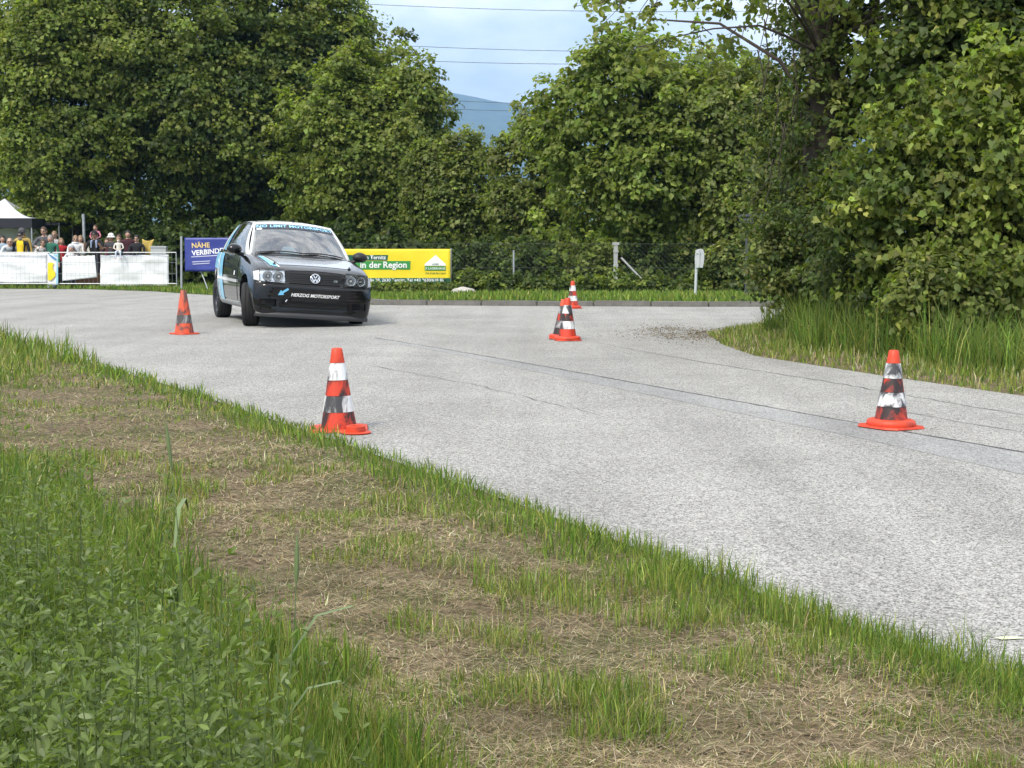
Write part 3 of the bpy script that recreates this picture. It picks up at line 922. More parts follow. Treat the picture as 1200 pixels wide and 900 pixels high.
broadleaf('hazel_tree', 'loose small tree with thin shoots beside the big leafy lime', 622, 42, 128, 300, 56, G_OLIVE + G_MAPLE[:2], 230, 62, .34, .11, 107, 'trees behind the chain-link fence', lobes=4, trunk=.08, lump=.4)
broadleaf('lime_tree', 'broad lime tree with large pale leaves above the braced fence post', 762, 37.5, 52, 312, 132, G_LIGHT[:3] + G_MAPLE[:2], 500, 56, .38, .145, 108, 'trees behind the chain-link fence', lobes=6, trunk=.16, multi=3, tmpl=OVAL4, lump=.42)
broadleaf('lime_tree', 'slender lime leaning towards the ivy-covered trunk', 860, 36, 75, 310, 70, G_LIGHT[:2] + G_OLIVE, 260, 56, .38, .13, 109, 'trees behind the chain-link fence', lobes=3, trunk=.1, multi=2, tmpl=OVAL4)
# shrubs along the fence and in the shade under the trees
SH = 'shrubs along the chain-link fence'
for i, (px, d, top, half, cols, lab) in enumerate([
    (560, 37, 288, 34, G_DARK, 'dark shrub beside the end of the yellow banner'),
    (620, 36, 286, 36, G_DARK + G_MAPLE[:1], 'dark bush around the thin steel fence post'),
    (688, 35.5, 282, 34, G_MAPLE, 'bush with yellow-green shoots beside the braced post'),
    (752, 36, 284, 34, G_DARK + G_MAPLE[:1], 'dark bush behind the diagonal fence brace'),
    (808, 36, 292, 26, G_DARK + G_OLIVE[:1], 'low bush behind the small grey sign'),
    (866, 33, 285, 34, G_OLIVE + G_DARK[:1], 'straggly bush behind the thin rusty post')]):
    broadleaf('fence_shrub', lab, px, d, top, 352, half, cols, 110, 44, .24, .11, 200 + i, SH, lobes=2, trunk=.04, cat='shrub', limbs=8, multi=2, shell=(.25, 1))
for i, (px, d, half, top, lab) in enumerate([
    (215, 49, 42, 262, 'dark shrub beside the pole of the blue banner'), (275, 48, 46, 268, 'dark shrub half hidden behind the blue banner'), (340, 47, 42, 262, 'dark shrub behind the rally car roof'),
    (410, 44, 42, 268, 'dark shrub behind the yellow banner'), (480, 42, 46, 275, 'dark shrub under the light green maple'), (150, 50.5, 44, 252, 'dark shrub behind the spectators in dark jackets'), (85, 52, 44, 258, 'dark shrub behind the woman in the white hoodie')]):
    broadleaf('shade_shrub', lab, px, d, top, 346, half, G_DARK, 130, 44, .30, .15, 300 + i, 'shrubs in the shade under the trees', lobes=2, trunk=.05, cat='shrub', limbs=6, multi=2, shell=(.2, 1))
# nettles, ivy and brambles at the foot of the fence
ug = Tree('undergrowth', 'low dark nettles and ivy growing through the foot of the fence', 'undergrowth', (0, 32.9, float(ground_h(2, 32.9))))
rgu = np.random.default_rng(77)
for k in range(26):
    px = 434 + k * 16 + rgu.uniform(-6, 6)
    ug.clumps((ppx(px, 32.9), rgu.uniform(-.25, .25), .16), (.36, .32, rgu.uniform(.22, .55) if px > 545 else .10), 26, 34, .15, .075, G_DARK + G_MAPLE[:2], 950 + k, shell=(.1, 1), limbs=0, back=.5)
ug.o['kind'] = 'stuff'; del ug.o['category']
ug.done(DIAMOND)
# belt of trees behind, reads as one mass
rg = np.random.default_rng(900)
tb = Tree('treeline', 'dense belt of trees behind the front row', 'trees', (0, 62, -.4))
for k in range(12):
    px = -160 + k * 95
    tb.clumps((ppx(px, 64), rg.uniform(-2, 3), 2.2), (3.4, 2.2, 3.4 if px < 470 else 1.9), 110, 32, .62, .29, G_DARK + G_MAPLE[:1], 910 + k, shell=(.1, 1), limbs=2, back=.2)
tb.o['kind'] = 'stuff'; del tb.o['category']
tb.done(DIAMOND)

# --- roadside clump: ivy-clad trunk, maple saplings, bushes
RG_ = 'roadside trees and shrubs beyond the side road'
def P3(px, py, d): return at(px, py, d)
tx = ppx(956, 16.8)
t = Tree('ivy_clad_tree', 'big old tree with a thick dark trunk wrapped in ivy', 'tree', (tx, 16.8, float(ground_h(tx, 16.8))), None)
t.limb([(-.12, 0, -.05), (-.06, 0, .8), (0, 0, 1.8), (.05, 0, 2.9), (-.1, .1, 4.2), (-.15, .2, 6.0)], .27, .12, 12)
t.limb([(.02, 0, 1.5), (.35, .1, 2.4), (.6, .1, 3.4), (.7, .2, 5)], .10, .05, 8)
t.limb([(.0, 0, 2.4), (-.5, -.2, 3.1), (-1.2, -.3, 3.5), (-2.0, -.3, 3.55)], .03, .008, 7)
t.clumps((.5, .2, 4.9), (1.9, 1.8, 1.9), 200, 36, .30, .08, G_MAPLE + G_OLIVE, 401, lump=.35, limbs=26, root=(0, 0, 3.2), lr=.035, back=.6)
t.clumps((.0, 0, 2.2), (.42, .36, 2.2), 240, 30, .15, .062, G_DARK + G_OLIVE, 402, shell=(.75, 1), limbs=0, back=.3, up=.1)
t.clumps((.45, -.1, 1.9), (.8, .5, 1.5), 120, 30, .20, .07, G_OLIVE + G_DARK, 403, limbs=14, lr=.02, root=(.1, 0, .3))
for k in range(34):   # bare twigs and hanging vines
    a = Vector((random.uniform(-.7, .9), random.uniform(-.5, .3), random.uniform(1.6, 4.2)))
    L = random.uniform(.4, 1.3)
    t.limb([a, a + Vector((random.uniform(-.1, .1), 0, -.4 * L)), a + Vector((random.uniform(-.25, .25), random.uniform(-.1, .1), -L))], .009, .003, 4)
# sprays of the same tree that reach out above the side road
def spray(t_, px0, py0, px1, py1, d, n, leafc, seed):
    a, b = P3(px0, py0, d) - t_.base, P3(px1, py1, d) - t_.base
    rgk = random.Random(seed)
    v = b - a
    t_.limb([Vector((0, 0, 3.2)), a * .6 + Vector((0, 0, 1.3)), a, a + v * .35 + Vector((0, 0, .06)), a + v * .7 + Vector((0, 0, .05)), b], .018, .003, 6)
    for k in range(n):
        f = rgk.uniform(.1, 1)
        c = a + v * f + Vector((rgk.uniform(-.2, .2), rgk.uniform(-.25, .25), rgk.uniform(-.32, .15)))
        t_.clumps(c, (.14, .14, .14), 3, 11, .12, .075, leafc, seed * 10 + k, shell=(.2, 1), limbs=1, root=a + v * max(.1, f - .12), lr=.006)
spray(t, 905, -25, 672, 8, 15.2, 17, G_MAPLE + G_OLIVE, 41)
spray(t, 890, 30, 735, 60, 15.4, 12, G_MAPLE + G_OLIVE, 42)
spray(t, 900, -60, 780, -20, 14.6, 12, G_MAPLE, 43)
t.done(OVAL)
def roadside(px, d, top, bottom, half, cols, count, per, crad, leaf, seed, tmpl, lab, name='roadside_shrub', cat='shrub', up=.8, lump=.52, depth=.8, limbs=24, trunk=.03, cover=(.4, 1)):
    return broadleaf(name, lab, px, d, top, bottom, half, cols, count, per, crad, leaf, seed, RG_, tmpl=tmpl, depth=depth, trunk=trunk, lump=lump, lobes=4, cat=cat, shell=cover, limbs=limbs, multi=3, shoots=18)
roadside(1085, 14.5, 120, 380, 115, G_MAPLE + G_DARK[1:2], 200, 54, .24, .062, 411, MAPLE, 'maple sapling with big lobed leaves leaning out over the long grass', 'maple_sapling', 'tree')
roadside(1190, 13.8, 40, 388, 95, G_MAPLE + G_LIGHT[:1], 160, 54, .24, .064, 412, MAPLE, 'maple sapling with lobed leaves behind the cone on the centre seam', 'maple_sapling', 'tree')
roadside(1150, 16.5, -120, 250, 160, G_MAPLE + G_DARK, 560, 46, .32, .085, 413, DIAMOND, 'tall maple rising above the saplings', 'roadside_maple', 'tree', trunk=.12)
roadside(1012, 15.2, 200, 375, 80, G_DARK + G_OLIVE[1:2], 170, 34, .18, .055, 414, OVAL, 'olive-green bush at the foot of the ivy-clad trunk')
roadside(925, 16.4, 225, 372, 50, G_DARK + G_OLIVE, 140, 36, .17, .052, 415, OVAL, 'leafy bush at the corner of the side road')
roadside(930, 17.6, 20, 330, 62, G_OLIVE + G_DARK, 190, 32, .22, .06, 416, OVAL, 'tall loose bush behind the ivy-clad trunk', lump=.4)
roadside(1110, 13.5, 290, 400, 70, G_OLIVE + G_MAPLE, 150, 26, .16, .065, 417, OVAL, 'low bramble bush in the long grass')
roadside(1205, 17.5, -60, 390, 140, G_DARK + G_MAPLE[:1], 330, 46, .32, .09, 418, DIAMOND, 'dark maple in the shade behind the saplings', 'roadside_maple', 'tree', trunk=.1)
# ================================================================== RALLY CAR
def paint(name, c, rough=.25, coat=1.0, dirty=.25):
    m, n, l, p = newmat(name)
    p.inputs['Roughness'].default_value = rough
    p.inputs['Coat Weight'].default_value = coat
    p.inputs['Coat IOR'].default_value = 1.42
    p.inputs['Specular IOR Level'].default_value = .05
    tc = n.new('ShaderNodeTexCoord'); no = n.new('ShaderNodeTexNoise')
    no.inputs['Scale'].default_value = 5; no.inputs['Detail'].default_value = 8
    l.new(tc.outputs['Object'], no.inputs['Vector'])
    mr = n.new('ShaderNodeMapRange'); mr.inputs[1].default_value = .45; mr.inputs[2].default_value = .8; mr.inputs[3].default_value = 0; mr.inputs[4].default_value = dirty
    l.new(no.outputs[0], mr.inputs[0])
    mx = n.new('ShaderNodeMixRGB'); mx.inputs[1].default_value = (*c, 1); mx.inputs[2].default_value = (.16, .15, .14, 1)
    l.new(mr.outputs[0], mx.inputs[0]); l.new(mx.outputs[0], p.inputs['Base Color'])
    m2 = n.new('ShaderNodeMath'); m2.operation = 'MULTIPLY_ADD'; m2.inputs[1].default_value = .5; m2.inputs[2].default_value = .03
    l.new(mr.outputs[0], m2.inputs[0]); l.new(m2.outputs[0], p.inputs['Coat Roughness'])
    return m
BLACK = paint('black_paint', (.006, .006, .007), dirty=.05)
WHITEP = paint('white_paint', (.72, .73, .74), dirty=.06)
BLUEP = paint('light_blue_vinyl', (.22, .52, .72), .35, .5, .05)
TRIM = plain('black_plastic', (.012, .012, .013), .55, var=.3)
MESHM = plain('grille_black', (.006, .006, .006), .6)
CHROME = plain('chrome', (.75, .76, .78), .12, 1.0, var=.03)
RUBBER = plain('tyre_rubber', (.014, .014, .014), .8, var=.3, scale=30)
RIMM = plain('dark_rim', (.05, .05, .055), .35, .8, var=.2)
STICK = plain('sticker_white', (.80, .80, .80), .4, var=.02)
AMBER = plain('indicator_lens', (.55, .55, .56), .15, var=.1)
SKYB = plain('sticker_blue', (.16, .48, .72), .4, var=.02)
def glassm(name, tintc, base=.10):
    m = bpy.data.materials.new(name); m.use_nodes = True
    n, l = m.node_tree.nodes, m.node_tree.links
    n.remove(n['Principled BSDF'])
    tr = n.new('ShaderNodeBsdfTransparent'); tr.inputs[0].default_value = (*tintc, 1)
    gl = n.new('ShaderNodeBsdfGlossy'); gl.inputs['Roughness'].default_value = .02
    fr = n.new('ShaderNodeFresnel'); fr.inputs[0].default_value = 1.6
    ad = n.new('ShaderNodeMath'); ad.operation = 'ADD'; ad.inputs[1].default_value = base; ad.use_clamp = True
    l.new(fr.outputs[0], ad.inputs[0])
    mx = n.new('ShaderNodeMixShader'); l.new(ad.outputs[0], mx.inputs[0]); l.new(tr.outputs[0], mx.inputs[1]); l.new(gl.outputs[0], mx.inputs[2])
    l.new(mx.outputs[0], n['Material Output'].inputs['Surface'])
    return m
GLASS = glassm('car_glass', (.60, .66, .66), .26)
LENS = glassm('lamp_lens', (.92, .93, .93), .05)

CX, CY, CYAW, CROLL = -3.20, 20.62, R(20), R(4.2)
car = thing('rally_car', 'black rally hatchback with white roof and light blue side stripes cornering on the road', 'car', (CX, CY, float(road_h(CX, CY))), CYAW)
SPRUNG = Matrix.Translation((0, 0, .30)) @ Matrix.Rotation(CROLL, 4, 'Y') @ Matrix.Translation((0, 0, -.30))
def sprung(o):
    o.matrix_local = SPRUNG
    return o
ST = [(-1.875, .50, .20, .49, .01), (-1.866, .66, .15, .515, .01), (-1.848, .735, .125, .535, .015), (-1.806, .778, .12, .55, .015), (-1.788, .788, .12, .63, .02), (-1.768, .792, .12, .705, .025),
      (-1.72, .797, .13, .742, .035), (-1.6, .806, .15, .782, .045), (-1.4, .815, .16, .825, .05), (-1.15, .821, .165, .868, .052), (-.92, .825, .165, .905, .05), (-.70, .828, .165, .925, .035),
      (-.3, .830, .165, .93, .02), (.5, .830, .165, .945, .02), (1.1, .826, .165, .96, .02), (1.5, .808, .19, .965, .02), (1.72, .775, .22, .96, .03), (1.81, .735, .25, .92, .04), (1.862, .66, .28, .70, .04), (1.872, .52, .32, .60, .03)]
rings = []
for (y, w, zb, zt, dz) in ST:
    zs = zt - dz
    hh = zs - zb
    half = [(0, zb), (.62 * w, zb), (.88 * w, zb + .005), (.955 * w, zb + .06 * hh), (.985 * w, zb + .28 * hh), (1.0 * w, zb + .55 * hh), (.992 * w, zb + .66 * hh), (.972 * w, zb + .86 * hh), (.93 * w, zs), (.86 * w, zs + .6 * dz), (.55 * w, zt - .15 * dz), (0, zt)]
    ring = half + [(-x, z) for x, z in half[-2:0:-1]]
    out = []
    for (x, z) in ring:
        bow = .10 * (abs(x) / .8) ** 3 * float(sst(-1.2, -1.85, y)) - .06 * (abs(x) / .8) ** 3 * float(sst(1.4, 1.87, y))
        out.append(Vector((x, y + bow, z)))
    rings.append(out)
nr_, nc_ = len(rings), len(rings[0])
bm = bmesh.new()
vs = [[bm.verts.new(p) for p in r] for r in rings]
for i in range(nr_ - 1):
    for j in range(nc_):
        bm.faces.new((vs[i][j], vs[i][(j + 1) % nc_], vs[i + 1][(j + 1) % nc_], vs[i + 1][j]))
bm.faces.new(vs[0][::-1]); bm.faces.new(vs[-1])
bmesh.ops.recalc_face_normals(bm, faces=bm.faces)
tmp = mobj('body_tmp', bm_mesh('body_tmp', bm))
md = tmp.modifiers.new('s', 'SUBSURF'); md.levels = md.render_levels = 2
cutters = []
WY = (-1.172, 1.235)
for wy in WY:
    for sx_ in (-1, 1):
        c = B().lathe([(.335, sx_ * .50), (.335, sx_ * 1.2)] if sx_ > 0 else [(.335, sx_ * 1.2), (.335, sx_ * .50)], 40, 'X', (0, wy, .30)).build('cut', None)
        cutters.append(c)
for hole in [((0, -1.86, .285), (.92, .12, .10)), ((-.60, -1.82, .29), (.20, .16, .09)), ((.60, -1.82, .29), (.20, .16, .09))]:
    cutters.append(B().box(*hole).build('cut', None))
for c in cutters:
    mb = tmp.modifiers.new('b', 'BOOLEAN'); mb.operation = 'DIFFERENCE'; mb.object = c; mb.solver = 'EXACT'
dg = bpy.context.evaluated_depsgraph_get()
bme = bpy.data.meshes.new_from_object(tmp.evaluated_get(dg))
tmp.modifiers.clear()
md = tmp.modifiers.new('s', 'SUBSURF'); md.levels = md.render_levels = 2
dg = bpy.context.evaluated_depsgraph_get()
full = bpy.data.meshes.new_from_object(tmp.evaluated_get(dg))
BVH = BVHTree.FromPolygons([v.co.copy() for v in full.vertices], [tuple(p.vertices) for p in full.polygons])
for c in cutters: bpy.data.objects.remove(c)
bpy.data.objects.remove(tmp)
bme.materials.clear()
bme.polygons.foreach_set('use_smooth', [True] * len(bme.polygons)); bme.set_sharp_from_angle(angle=R(32))
_vn = [v.normal.copy() for v in full.vertices]
def smooth_n(p):
    l_, n_, i_, d_ = BVH.find_nearest(p)
    w_ = Vector((0, 0, 0))
    for k_ in full.polygons[i_].vertices:
        w_ += _vn[k_] / ((full.vertices[k_].co - l_).length + 1e-5)
    return w_.normalized(), d_
_cn = [None] * len(bme.loops)
for pl_ in bme.polygons:
    for li_ in pl_.loop_indices:
        sn_, d_ = smooth_n(bme.vertices[bme.loops[li_].vertex_index].co)
        _cn[li_] = sn_ if d_ < .002 and sn_.dot(pl_.normal) > .6 else pl_.normal.copy()
bme.normals_split_custom_set(_cn)
bme.name = 'body'
sprung(mobj('body', bme, BLACK, car))

def hit(axis, a, b, sgn=1):
    """a place on the body's skin: front (x,z), top (x,y) or side (y,z)"""
    if axis == 'F': o_, d_ = Vector((a, -3, b)), Vector((0, 1, 0))
    elif axis == 'T': o_, d_ = Vector((a, b, 3)), Vector((0, 0, -1))
    else: o_, d_ = Vector((sgn * 3, a, b)), Vector((-sgn, 0, 0))
    l_, n_, i_, dd = BVH.ray_cast(o_, d_)
    if l_ is None:
        l_, n_, i_, dd = BVH.find_nearest(o_ + d_ * 1.2)
    return l_, n_
def skin(name, axis, c4, mat, off=.004, nu=12, nv=6, parent=None, sgn=1, rim=True):
    """panel on the body's skin; c4: four corners in the chosen plane (bl, br, tr, tl)"""
    P = []
    c4 = [Vector((*q, 0)) for q in c4]
    for j in range(nv + 1):
        row = []
        for i in range(nu + 1):
            q = c4[0].lerp(c4[1], i / nu).lerp(c4[3].lerp(c4[2], i / nu), j / nv)
            l_, n_ = hit(axis, q.x, q.y, sgn)
            row.append(l_ + n_ * off)
        P.append(row)
    b = B().grid(P)
    if rim:
        loop = [(0, i) for i in range(nu + 1)] + [(j, nu) for j in range(1, nv + 1)] + [(nv, i) for i in range(nu - 1, -1, -1)] + [(j, 0) for j in range(nv - 1, 0, -1)]
        n0 = len(b.v)
        for (j, i) in loop:
            q = P[j][i]; _, n_ = BVH.find_nearest(q)[:2]
            b.v.append(q - n_ * (off + .006))
        L = len(loop)
        for k in range(L):
            a0, a1 = loop[k][0] * (nu + 1) + loop[k][1], loop[(k + 1) % L][0] * (nu + 1) + loop[(k + 1) % L][1]
            b.f.append((a0, a1, n0 + (k + 1) % L, n0 + k))
    o = b.build(name, mat, parent or car, True, 40)
    return sprung(o) if parent is None else o
def skin_text(s, size, axis, cx_, cz_, mat, bold=.02, shear=0.0, off=.006, rot=0.0, parent=None, sgn=1, name='lettering'):
    me = text_mesh(s, size, bold, shear)
    for v in me.vertices:
        x_, z_ = v.co.x * math.cos(rot) - v.co.y * math.sin(rot), v.co.x * math.sin(rot) + v.co.y * math.cos(rot)
        l_, n_ = hit(axis, cx_ + x_, cz_ + z_, sgn)
        v.co = l_ + n_ * off
    me.update()
    o = mobj(name, me, mat, parent or car)
    return sprung(o) if parent is None else o
def skin_poly(name, pts, axis, mat, off=.006, parent=None, sgn=1):
    vs_ = []
    for a, b_ in pts:
        l_, n_ = hit(axis, a, b_, sgn); vs_.append(l_ + n_ * off)
    o = B().add(vs_, [tuple(range(len(vs_)))]).build(name, mat, parent or car)
    return sprung(o) if parent is None else o
# bonnet panel with its gap, pins and stripe
BONP = paint('bonnet_paint', (.006, .006, .007), dirty=.05); BONP.node_tree.nodes['Principled BSDF'].inputs['Coat IOR'].default_value = 1.9
bon = skin('bonnet', 'T', [(-.60, -1.735), (.60, -1.735), (.655, -.97), (-.655, -.97)], BONP, .006, 20, 16)
for sx_ in (-1, 1):
    l_, n_ = hit('T', sx_ * .50, -1.56)
    pn = B().lathe([(.022, 0), (.022, .012), (.010, .016), (.010, .03), (0, .031)], 14, c=l_ + n_ * .006).build('bonnet_pin', TRIM, car, True); sprung(pn)
skin('bonnet_stripe', 'T', [(-.56, -1.60), (-.47, -1.66), (-.58, -1.02), (-.63, -1.02)], BLUEP, .010, 5, 14, rim=False)
skin('bonnet_stripe', 'T', [(-.465, -1.66), (-.445, -1.665), (-.56, -1.02), (-.572, -1.02)], STICK, .010, 4, 14, rim=False)
SILV = plain('bonnet_sky_sheen', (.52, .54, .56), .18, .75, var=.06, coat=.6)
skin('bonnet_reflection', 'T', [(-.44, -1.57), (.52, -1.57), (.64, -.99), (-.54, -.99)], SILV, .0095, 16, 12, rim=False)  # pale metallic panel stands in for sky reflected in the black bonnet
# grille with slats and emblem
gr = skin('grille', 'F', [(-.335, .552), (.335, .552), (.365, .695), (-.365, .695)], MESHM, .008, 20, 6)
for k in range(5):
    z_ = .57 + k * .026
    skin('slat', 'F', [(-.33 - .004 * k, z_), (.33 + .004 * k, z_), (.33 + .004 * k, z_ + .007), (-.33 - .004 * k, z_ + .007)], TRIM, .016, 16, 1, parent=gr)
l_, n_ = hit('F', 0, .624)
em_m = Matrix.Translation(l_ + n_ * .016) @ n_.to_track_quat('Z', 'Y').to_matrix().to_4x4()
em = sprung(mobj('emblem', B().lathe([(.050, 0), (.066, .002), (.066, .012), (.056, .014), (.053, .010), (.050, .0)], 32).ringonly().build('t', CHROME).data.copy(), None, car))
bpy.data.objects.remove(bpy.data.objects['t'])
em.data.transform(em_m); em.data.polygons.foreach_set('use_smooth', [True] * len(em.data.polygons))
def bar2(b_, a, c, w_):
    a, c = Vector((*a, .010)), Vector((*c, .010)); t_ = (c - a).normalized(); s2 = Vector((-t_.y, t_.x, 0)) * w_ / 2
    up_ = Vector((0, 0, -.008))
    b_.add([a - s2, a + s2, c + s2, c - s2, a - s2 + up_, a + s2 + up_, c + s2 + up_, c - s2 + up_], [(0, 1, 2, 3), (4, 7, 6, 5), (0, 4, 5, 1), (1, 5, 6, 2), (2, 6, 7, 3), (3, 7, 4, 0)])
vb, wb = B(), B()
for s2 in (-1, 1):
    bar2(vb, (s2 * .026, .044), (s2 * .002, .006), .012)
    bar2(wb, (s2 * .046, .022), (s2 * .022, -.044), .012)
    bar2(wb, (s2 * .022, -.044), (s2 * .002, -.006), .012)
for nm, q in (('emblem_upper_letter', vb), ('emblem_lower_letter', wb)):
    o_ = q.build(nm, CHROME, em); o_.data.transform(em_m)
o_ = B().lathe([(0, 0), (.050, 0), (.050, .003), (0, .003)], 28).build('emblem_disc', MESHM, em); o_.data.transform(em_m)
skin_text('GTI', .035, 'F', .27, .605, CHROME, .02, .2, .02, name='badge')
# head lamps
for sx_ in (-1, 1):
    q = [(sx_ * .395, .548), (sx_ * .700, .556), (sx_ * .705, .690), (sx_ * .405, .702)]
    hl = skin('headlight', 'F', q, CHROME if sx_ < 0 else plain('lamp_housing_dark', (.16, .16, .15), .3, .6), .004, 10, 6)
    for xx, rr in ((.475, .058), (.61, .055)):
        l_, n_ = hit('F', sx_ * xx, .624)
        nn = (n_ + Vector((0, -1.2, 0))).normalized()
        mt = Matrix.Translation(l_ + nn * .004) @ nn.to_track_quat('Z', 'Y').to_matrix().to_4x4()
        rf = B().lathe([(.0, .004), (rr * .35, .006), (rr * .8, .018), (rr, .030), (rr * 1.10, .030), (rr * 1.12, .0)], 26).build('reflector', CHROME, hl, True, 60); rf.data.transform(mt)
        bl = B().ball((0, 0, .022), rr * .30, 12, 8).build('bulb', plain('bulb_glass', (.8, .78, .70), .08), hl, True); bl.data.transform(mt)
        dr = B().lathe([(rr * 1.10, .012), (rr * 1.22, .008), (rr * 1.22, .0)], 26).build('lamp_ring', TRIM, hl, True, 60); dr.data.transform(mt)
    skin('lens', 'F', q, LENS, .042, 10, 6, parent=hl)
    ind = skin('indicator', 'F', [(sx_ * .712, .556), (sx_ * .772, .570), (sx_ * .768, .672), (sx_ * .716, .688)], AMBER, .010, 5, 5)
# bumper: seam, intakes, lip, hook, decals
skin('bumper_seam', 'F', [(-.75, .528), (.75, .528), (.75, .540), (-.75, .540)], TRIM, .004, 24, 1)
for (a0, a1, z0_, z1_) in ((-.44, .44, .242, .330), (-.69, -.51, .252, .328), (.51, .69, .252, .328)):
    P = []
    for j in range(2):
        P.append([Vector((a0 + (a1 - a0) * i / 8, -1.79 + .10 * (abs(a0 + (a1 - a0) * i / 8) / .8) ** 3, (z0_, z1_)[j])) for i in range(9)])
    ik = sprung(B().grid(P).build('air_intake', MESHM, car))
    for k in range(1, 4):
        z_ = z0_ + (z1_ - z0_) * k / 4
        B().tube([(a0 + (a1 - a0) * i / 6, -1.815 + .10 * (abs(a0 + (a1 - a0) * i / 6) / .8) ** 3, z_) for i in range(7)], .005, 6).build('slat', TRIM, ik)
P1 = []
for i in range(25):
    x_ = -.745 + 1.49 * i / 24
    y_ = -1.885 + .19 * (abs(x_) / .8) ** 3
    P1.append([Vector((x_, y_ + dy_, z_)) for dy_, z_ in ((.03, .175), (.0, .165), (-.015, .135), (-.005, .105), (.06, .10), (.12, .13))])
sprung(B().grid(P1).build('front_lip', plain('lip_plastic', (.03, .03, .032), .45), car, True, 50))
hk = sprung(B().tube([(-.40, -1.80, .30), (-.40, -1.90, .30), (-.395, -1.925, .315), (-.38, -1.93, .335), (-.37, -1.90, .33)], .008, 8).build('tow_hook', CHROME, car, True))
skin_text('HERZOG MOTORSPORT', .058, 'F', .0, .405, STICK, .03, .25)
A0, A1 = Vector((-.355, .478)), Vector((-.485, .39))
t_ = (A1 - A0).normalized(); s_ = Vector((-t_.y, t_.x))
pa = [A0 + s_ * .014, A0 - s_ * .014, A1 - t_ * .07 - s_ * .014, A1 - t_ * .07 - s_ * .038, A1, A1 - t_ * .07 + s_ * .038, A1 - t_ * .07 + s_ * .014]
skin_poly('tow_arrow', [tuple(q) for q in pa], 'F', SKYB)
for sx_ in (-1, 1):
    skin('washer_nozzle', 'F', [(sx_ * .52, .536), (sx_ * .60, .536), (sx_ * .60, .548), (sx_ * .52, .548)], TRIM, .014, 3, 1)
# sides: doors, blue and white livery, skirt
for sg in (-1, 1):
    dr = skin('door', 'S', [(-.66, .27), (.50, .27), (.52, .885), (-.62, .880)], BLACK, .005, 14, 10, sgn=sg)
    skin('door_handle', 'S', [(.30, .80), (.44, .80), (.44, .83), (.30, .83)], TRIM, .03, 4, 2, parent=dr, sgn=sg)
    skin('rubbing_strip', 'S', [(-.64, .505), (1.05, .525), (1.05, .565), (-.64, .545)], WHITEP if sg < 0 else WHITEP, .014, 14, 2, sgn=sg)
    for k, (a, b_) in enumerate([(.50, .80), (.83, .89), (.92, .965), (1.0, 1.03)]):
        skin('livery_stripe', 'S', [(a - .10, .20), (b_ - .10, .20), (b_ + .22, .90), (a + .22, .90)] if k else [(a - .10, .20), (b_ - .10, .20), (b_ + .22, .90), (a + .22, .90)], BLUEP if k in (0, 2) else STICK, .010, 4, 12, sgn=sg, rim=False)
    skin('livery_patch', 'S', [(1.02, .66), (1.75, .70), (1.70, .90), (1.10, .905)], BLUEP, .010, 8, 6, sgn=sg, rim=False)
    skin('door_sticker', 'S', [(-.50, .60), (-.42, .60), (-.42, .66), (-.50, .66)], STICK, .012, 3, 4, sgn=sg, rim=False)
    skin('side_skirt', 'S', [(-.80, .17), (.88, .17), (.88, .245), (-.80, .245)], plain('skirt_grey', (.33, .34, .34), .5), .018, 14, 3, sgn=sg)
# greenhouse
def ws_b(s): return Vector((.70 * s, -.93 + .19 * s * s, .915 - .03 * s * s))
def ws_t(s): return Vector((.545 * s, -.22 + .09 * s * s, 1.372 - .035 * s * s))
def rw_t(s): return Vector((.53 * s, 1.37 - .08 * s * s, 1.345 - .04 * s * s))
def rw_b(s): return Vector((.66 * s, 1.74 - .10 * s * s, .955 - .01 * s * s))
def wind(s, v, off=0.0):
    q = ws_b(s).lerp(ws_t(s), v)
    return q + Vector((0, -.55, .84)) * (.028 * math.sin(math.pi * v) * (1 - .3 * s * s) + off)
def roof_s(s, v):
    q = ws_t(s).lerp(rw_t(s), v)
    q.z += .052 * 4 * v * (1 - v) * (1 - .35 * s * s)
    q.x *= 1 + .05 * 4 * v * (1 - v)
    return q
def rear(s, v):
    q = rw_b(s).lerp(rw_t(s), v)
    return q + Vector((0, .7, .7)) * .03 * math.sin(math.pi * v)
def side(u, v, sg, off=0.0):
    b0, t0_ = ws_b(1), roof_s(1, u)
    e = rw_b(1)
    bt = b0.lerp(e, u); bt.x = .70 + .085 * math.sin(math.pi * min(1, max(0, u))) ** .5 if u < .5 else .66 + .125 * math.sin(math.pi * u) ** .6
    bt.z = .885 + .06 * u
    q = bt.lerp(t0_, v)
    q.x += .025 * math.sin(math.pi * v) + off
    return Vector((q.x * sg, q.y, q.z))
def panel(fn, name, mat, u0, u1, v0, v1, nu=12, nv=8, parent=None, th=.006):
    P = [[fn(u0 + (u1 - u0) * i / nu, v0 + (v1 - v0) * j / nv) for i in range(nu + 1)] for j in range(nv + 1)]
    o = B().grid(P).build(name, mat, parent or car, True, 60)
    if th:
        s3 = o.modifiers.new('thickness', 'SOLIDIFY'); s3.thickness = th; s3.offset = 0
    return sprung(o) if parent is None else o
wsg = panel(wind, 'windscreen', GLASS, -.985, .985, .02, .985, 24, 12, th=0)
panel(lambda s, v: wind(s, v, .004), 'sun_strip', plain('sun_strip_film', (.012, .016, .03), .25), -.975, .975, .76, .93, 24, 3, parent=wsg, th=0)
me = text_mesh('NO LIMIT MOTORSPORT', .098, .03, 0, space=1.08)
for v in me.vertices:
    s0 = v.co.x / .62
    v.co = wind(s0, .847 + v.co.y / .80, .009)
mobj('lettering', me, plain('lettering_light_blue', (.30, .62, .85), .4, var=.02), wsg)
panel(lambda s, v: wind(s, v, .005), 'scrutineering_sticker', STICK, -.92, -.80, .74, .80, 3, 2, parent=wsg, th=0)
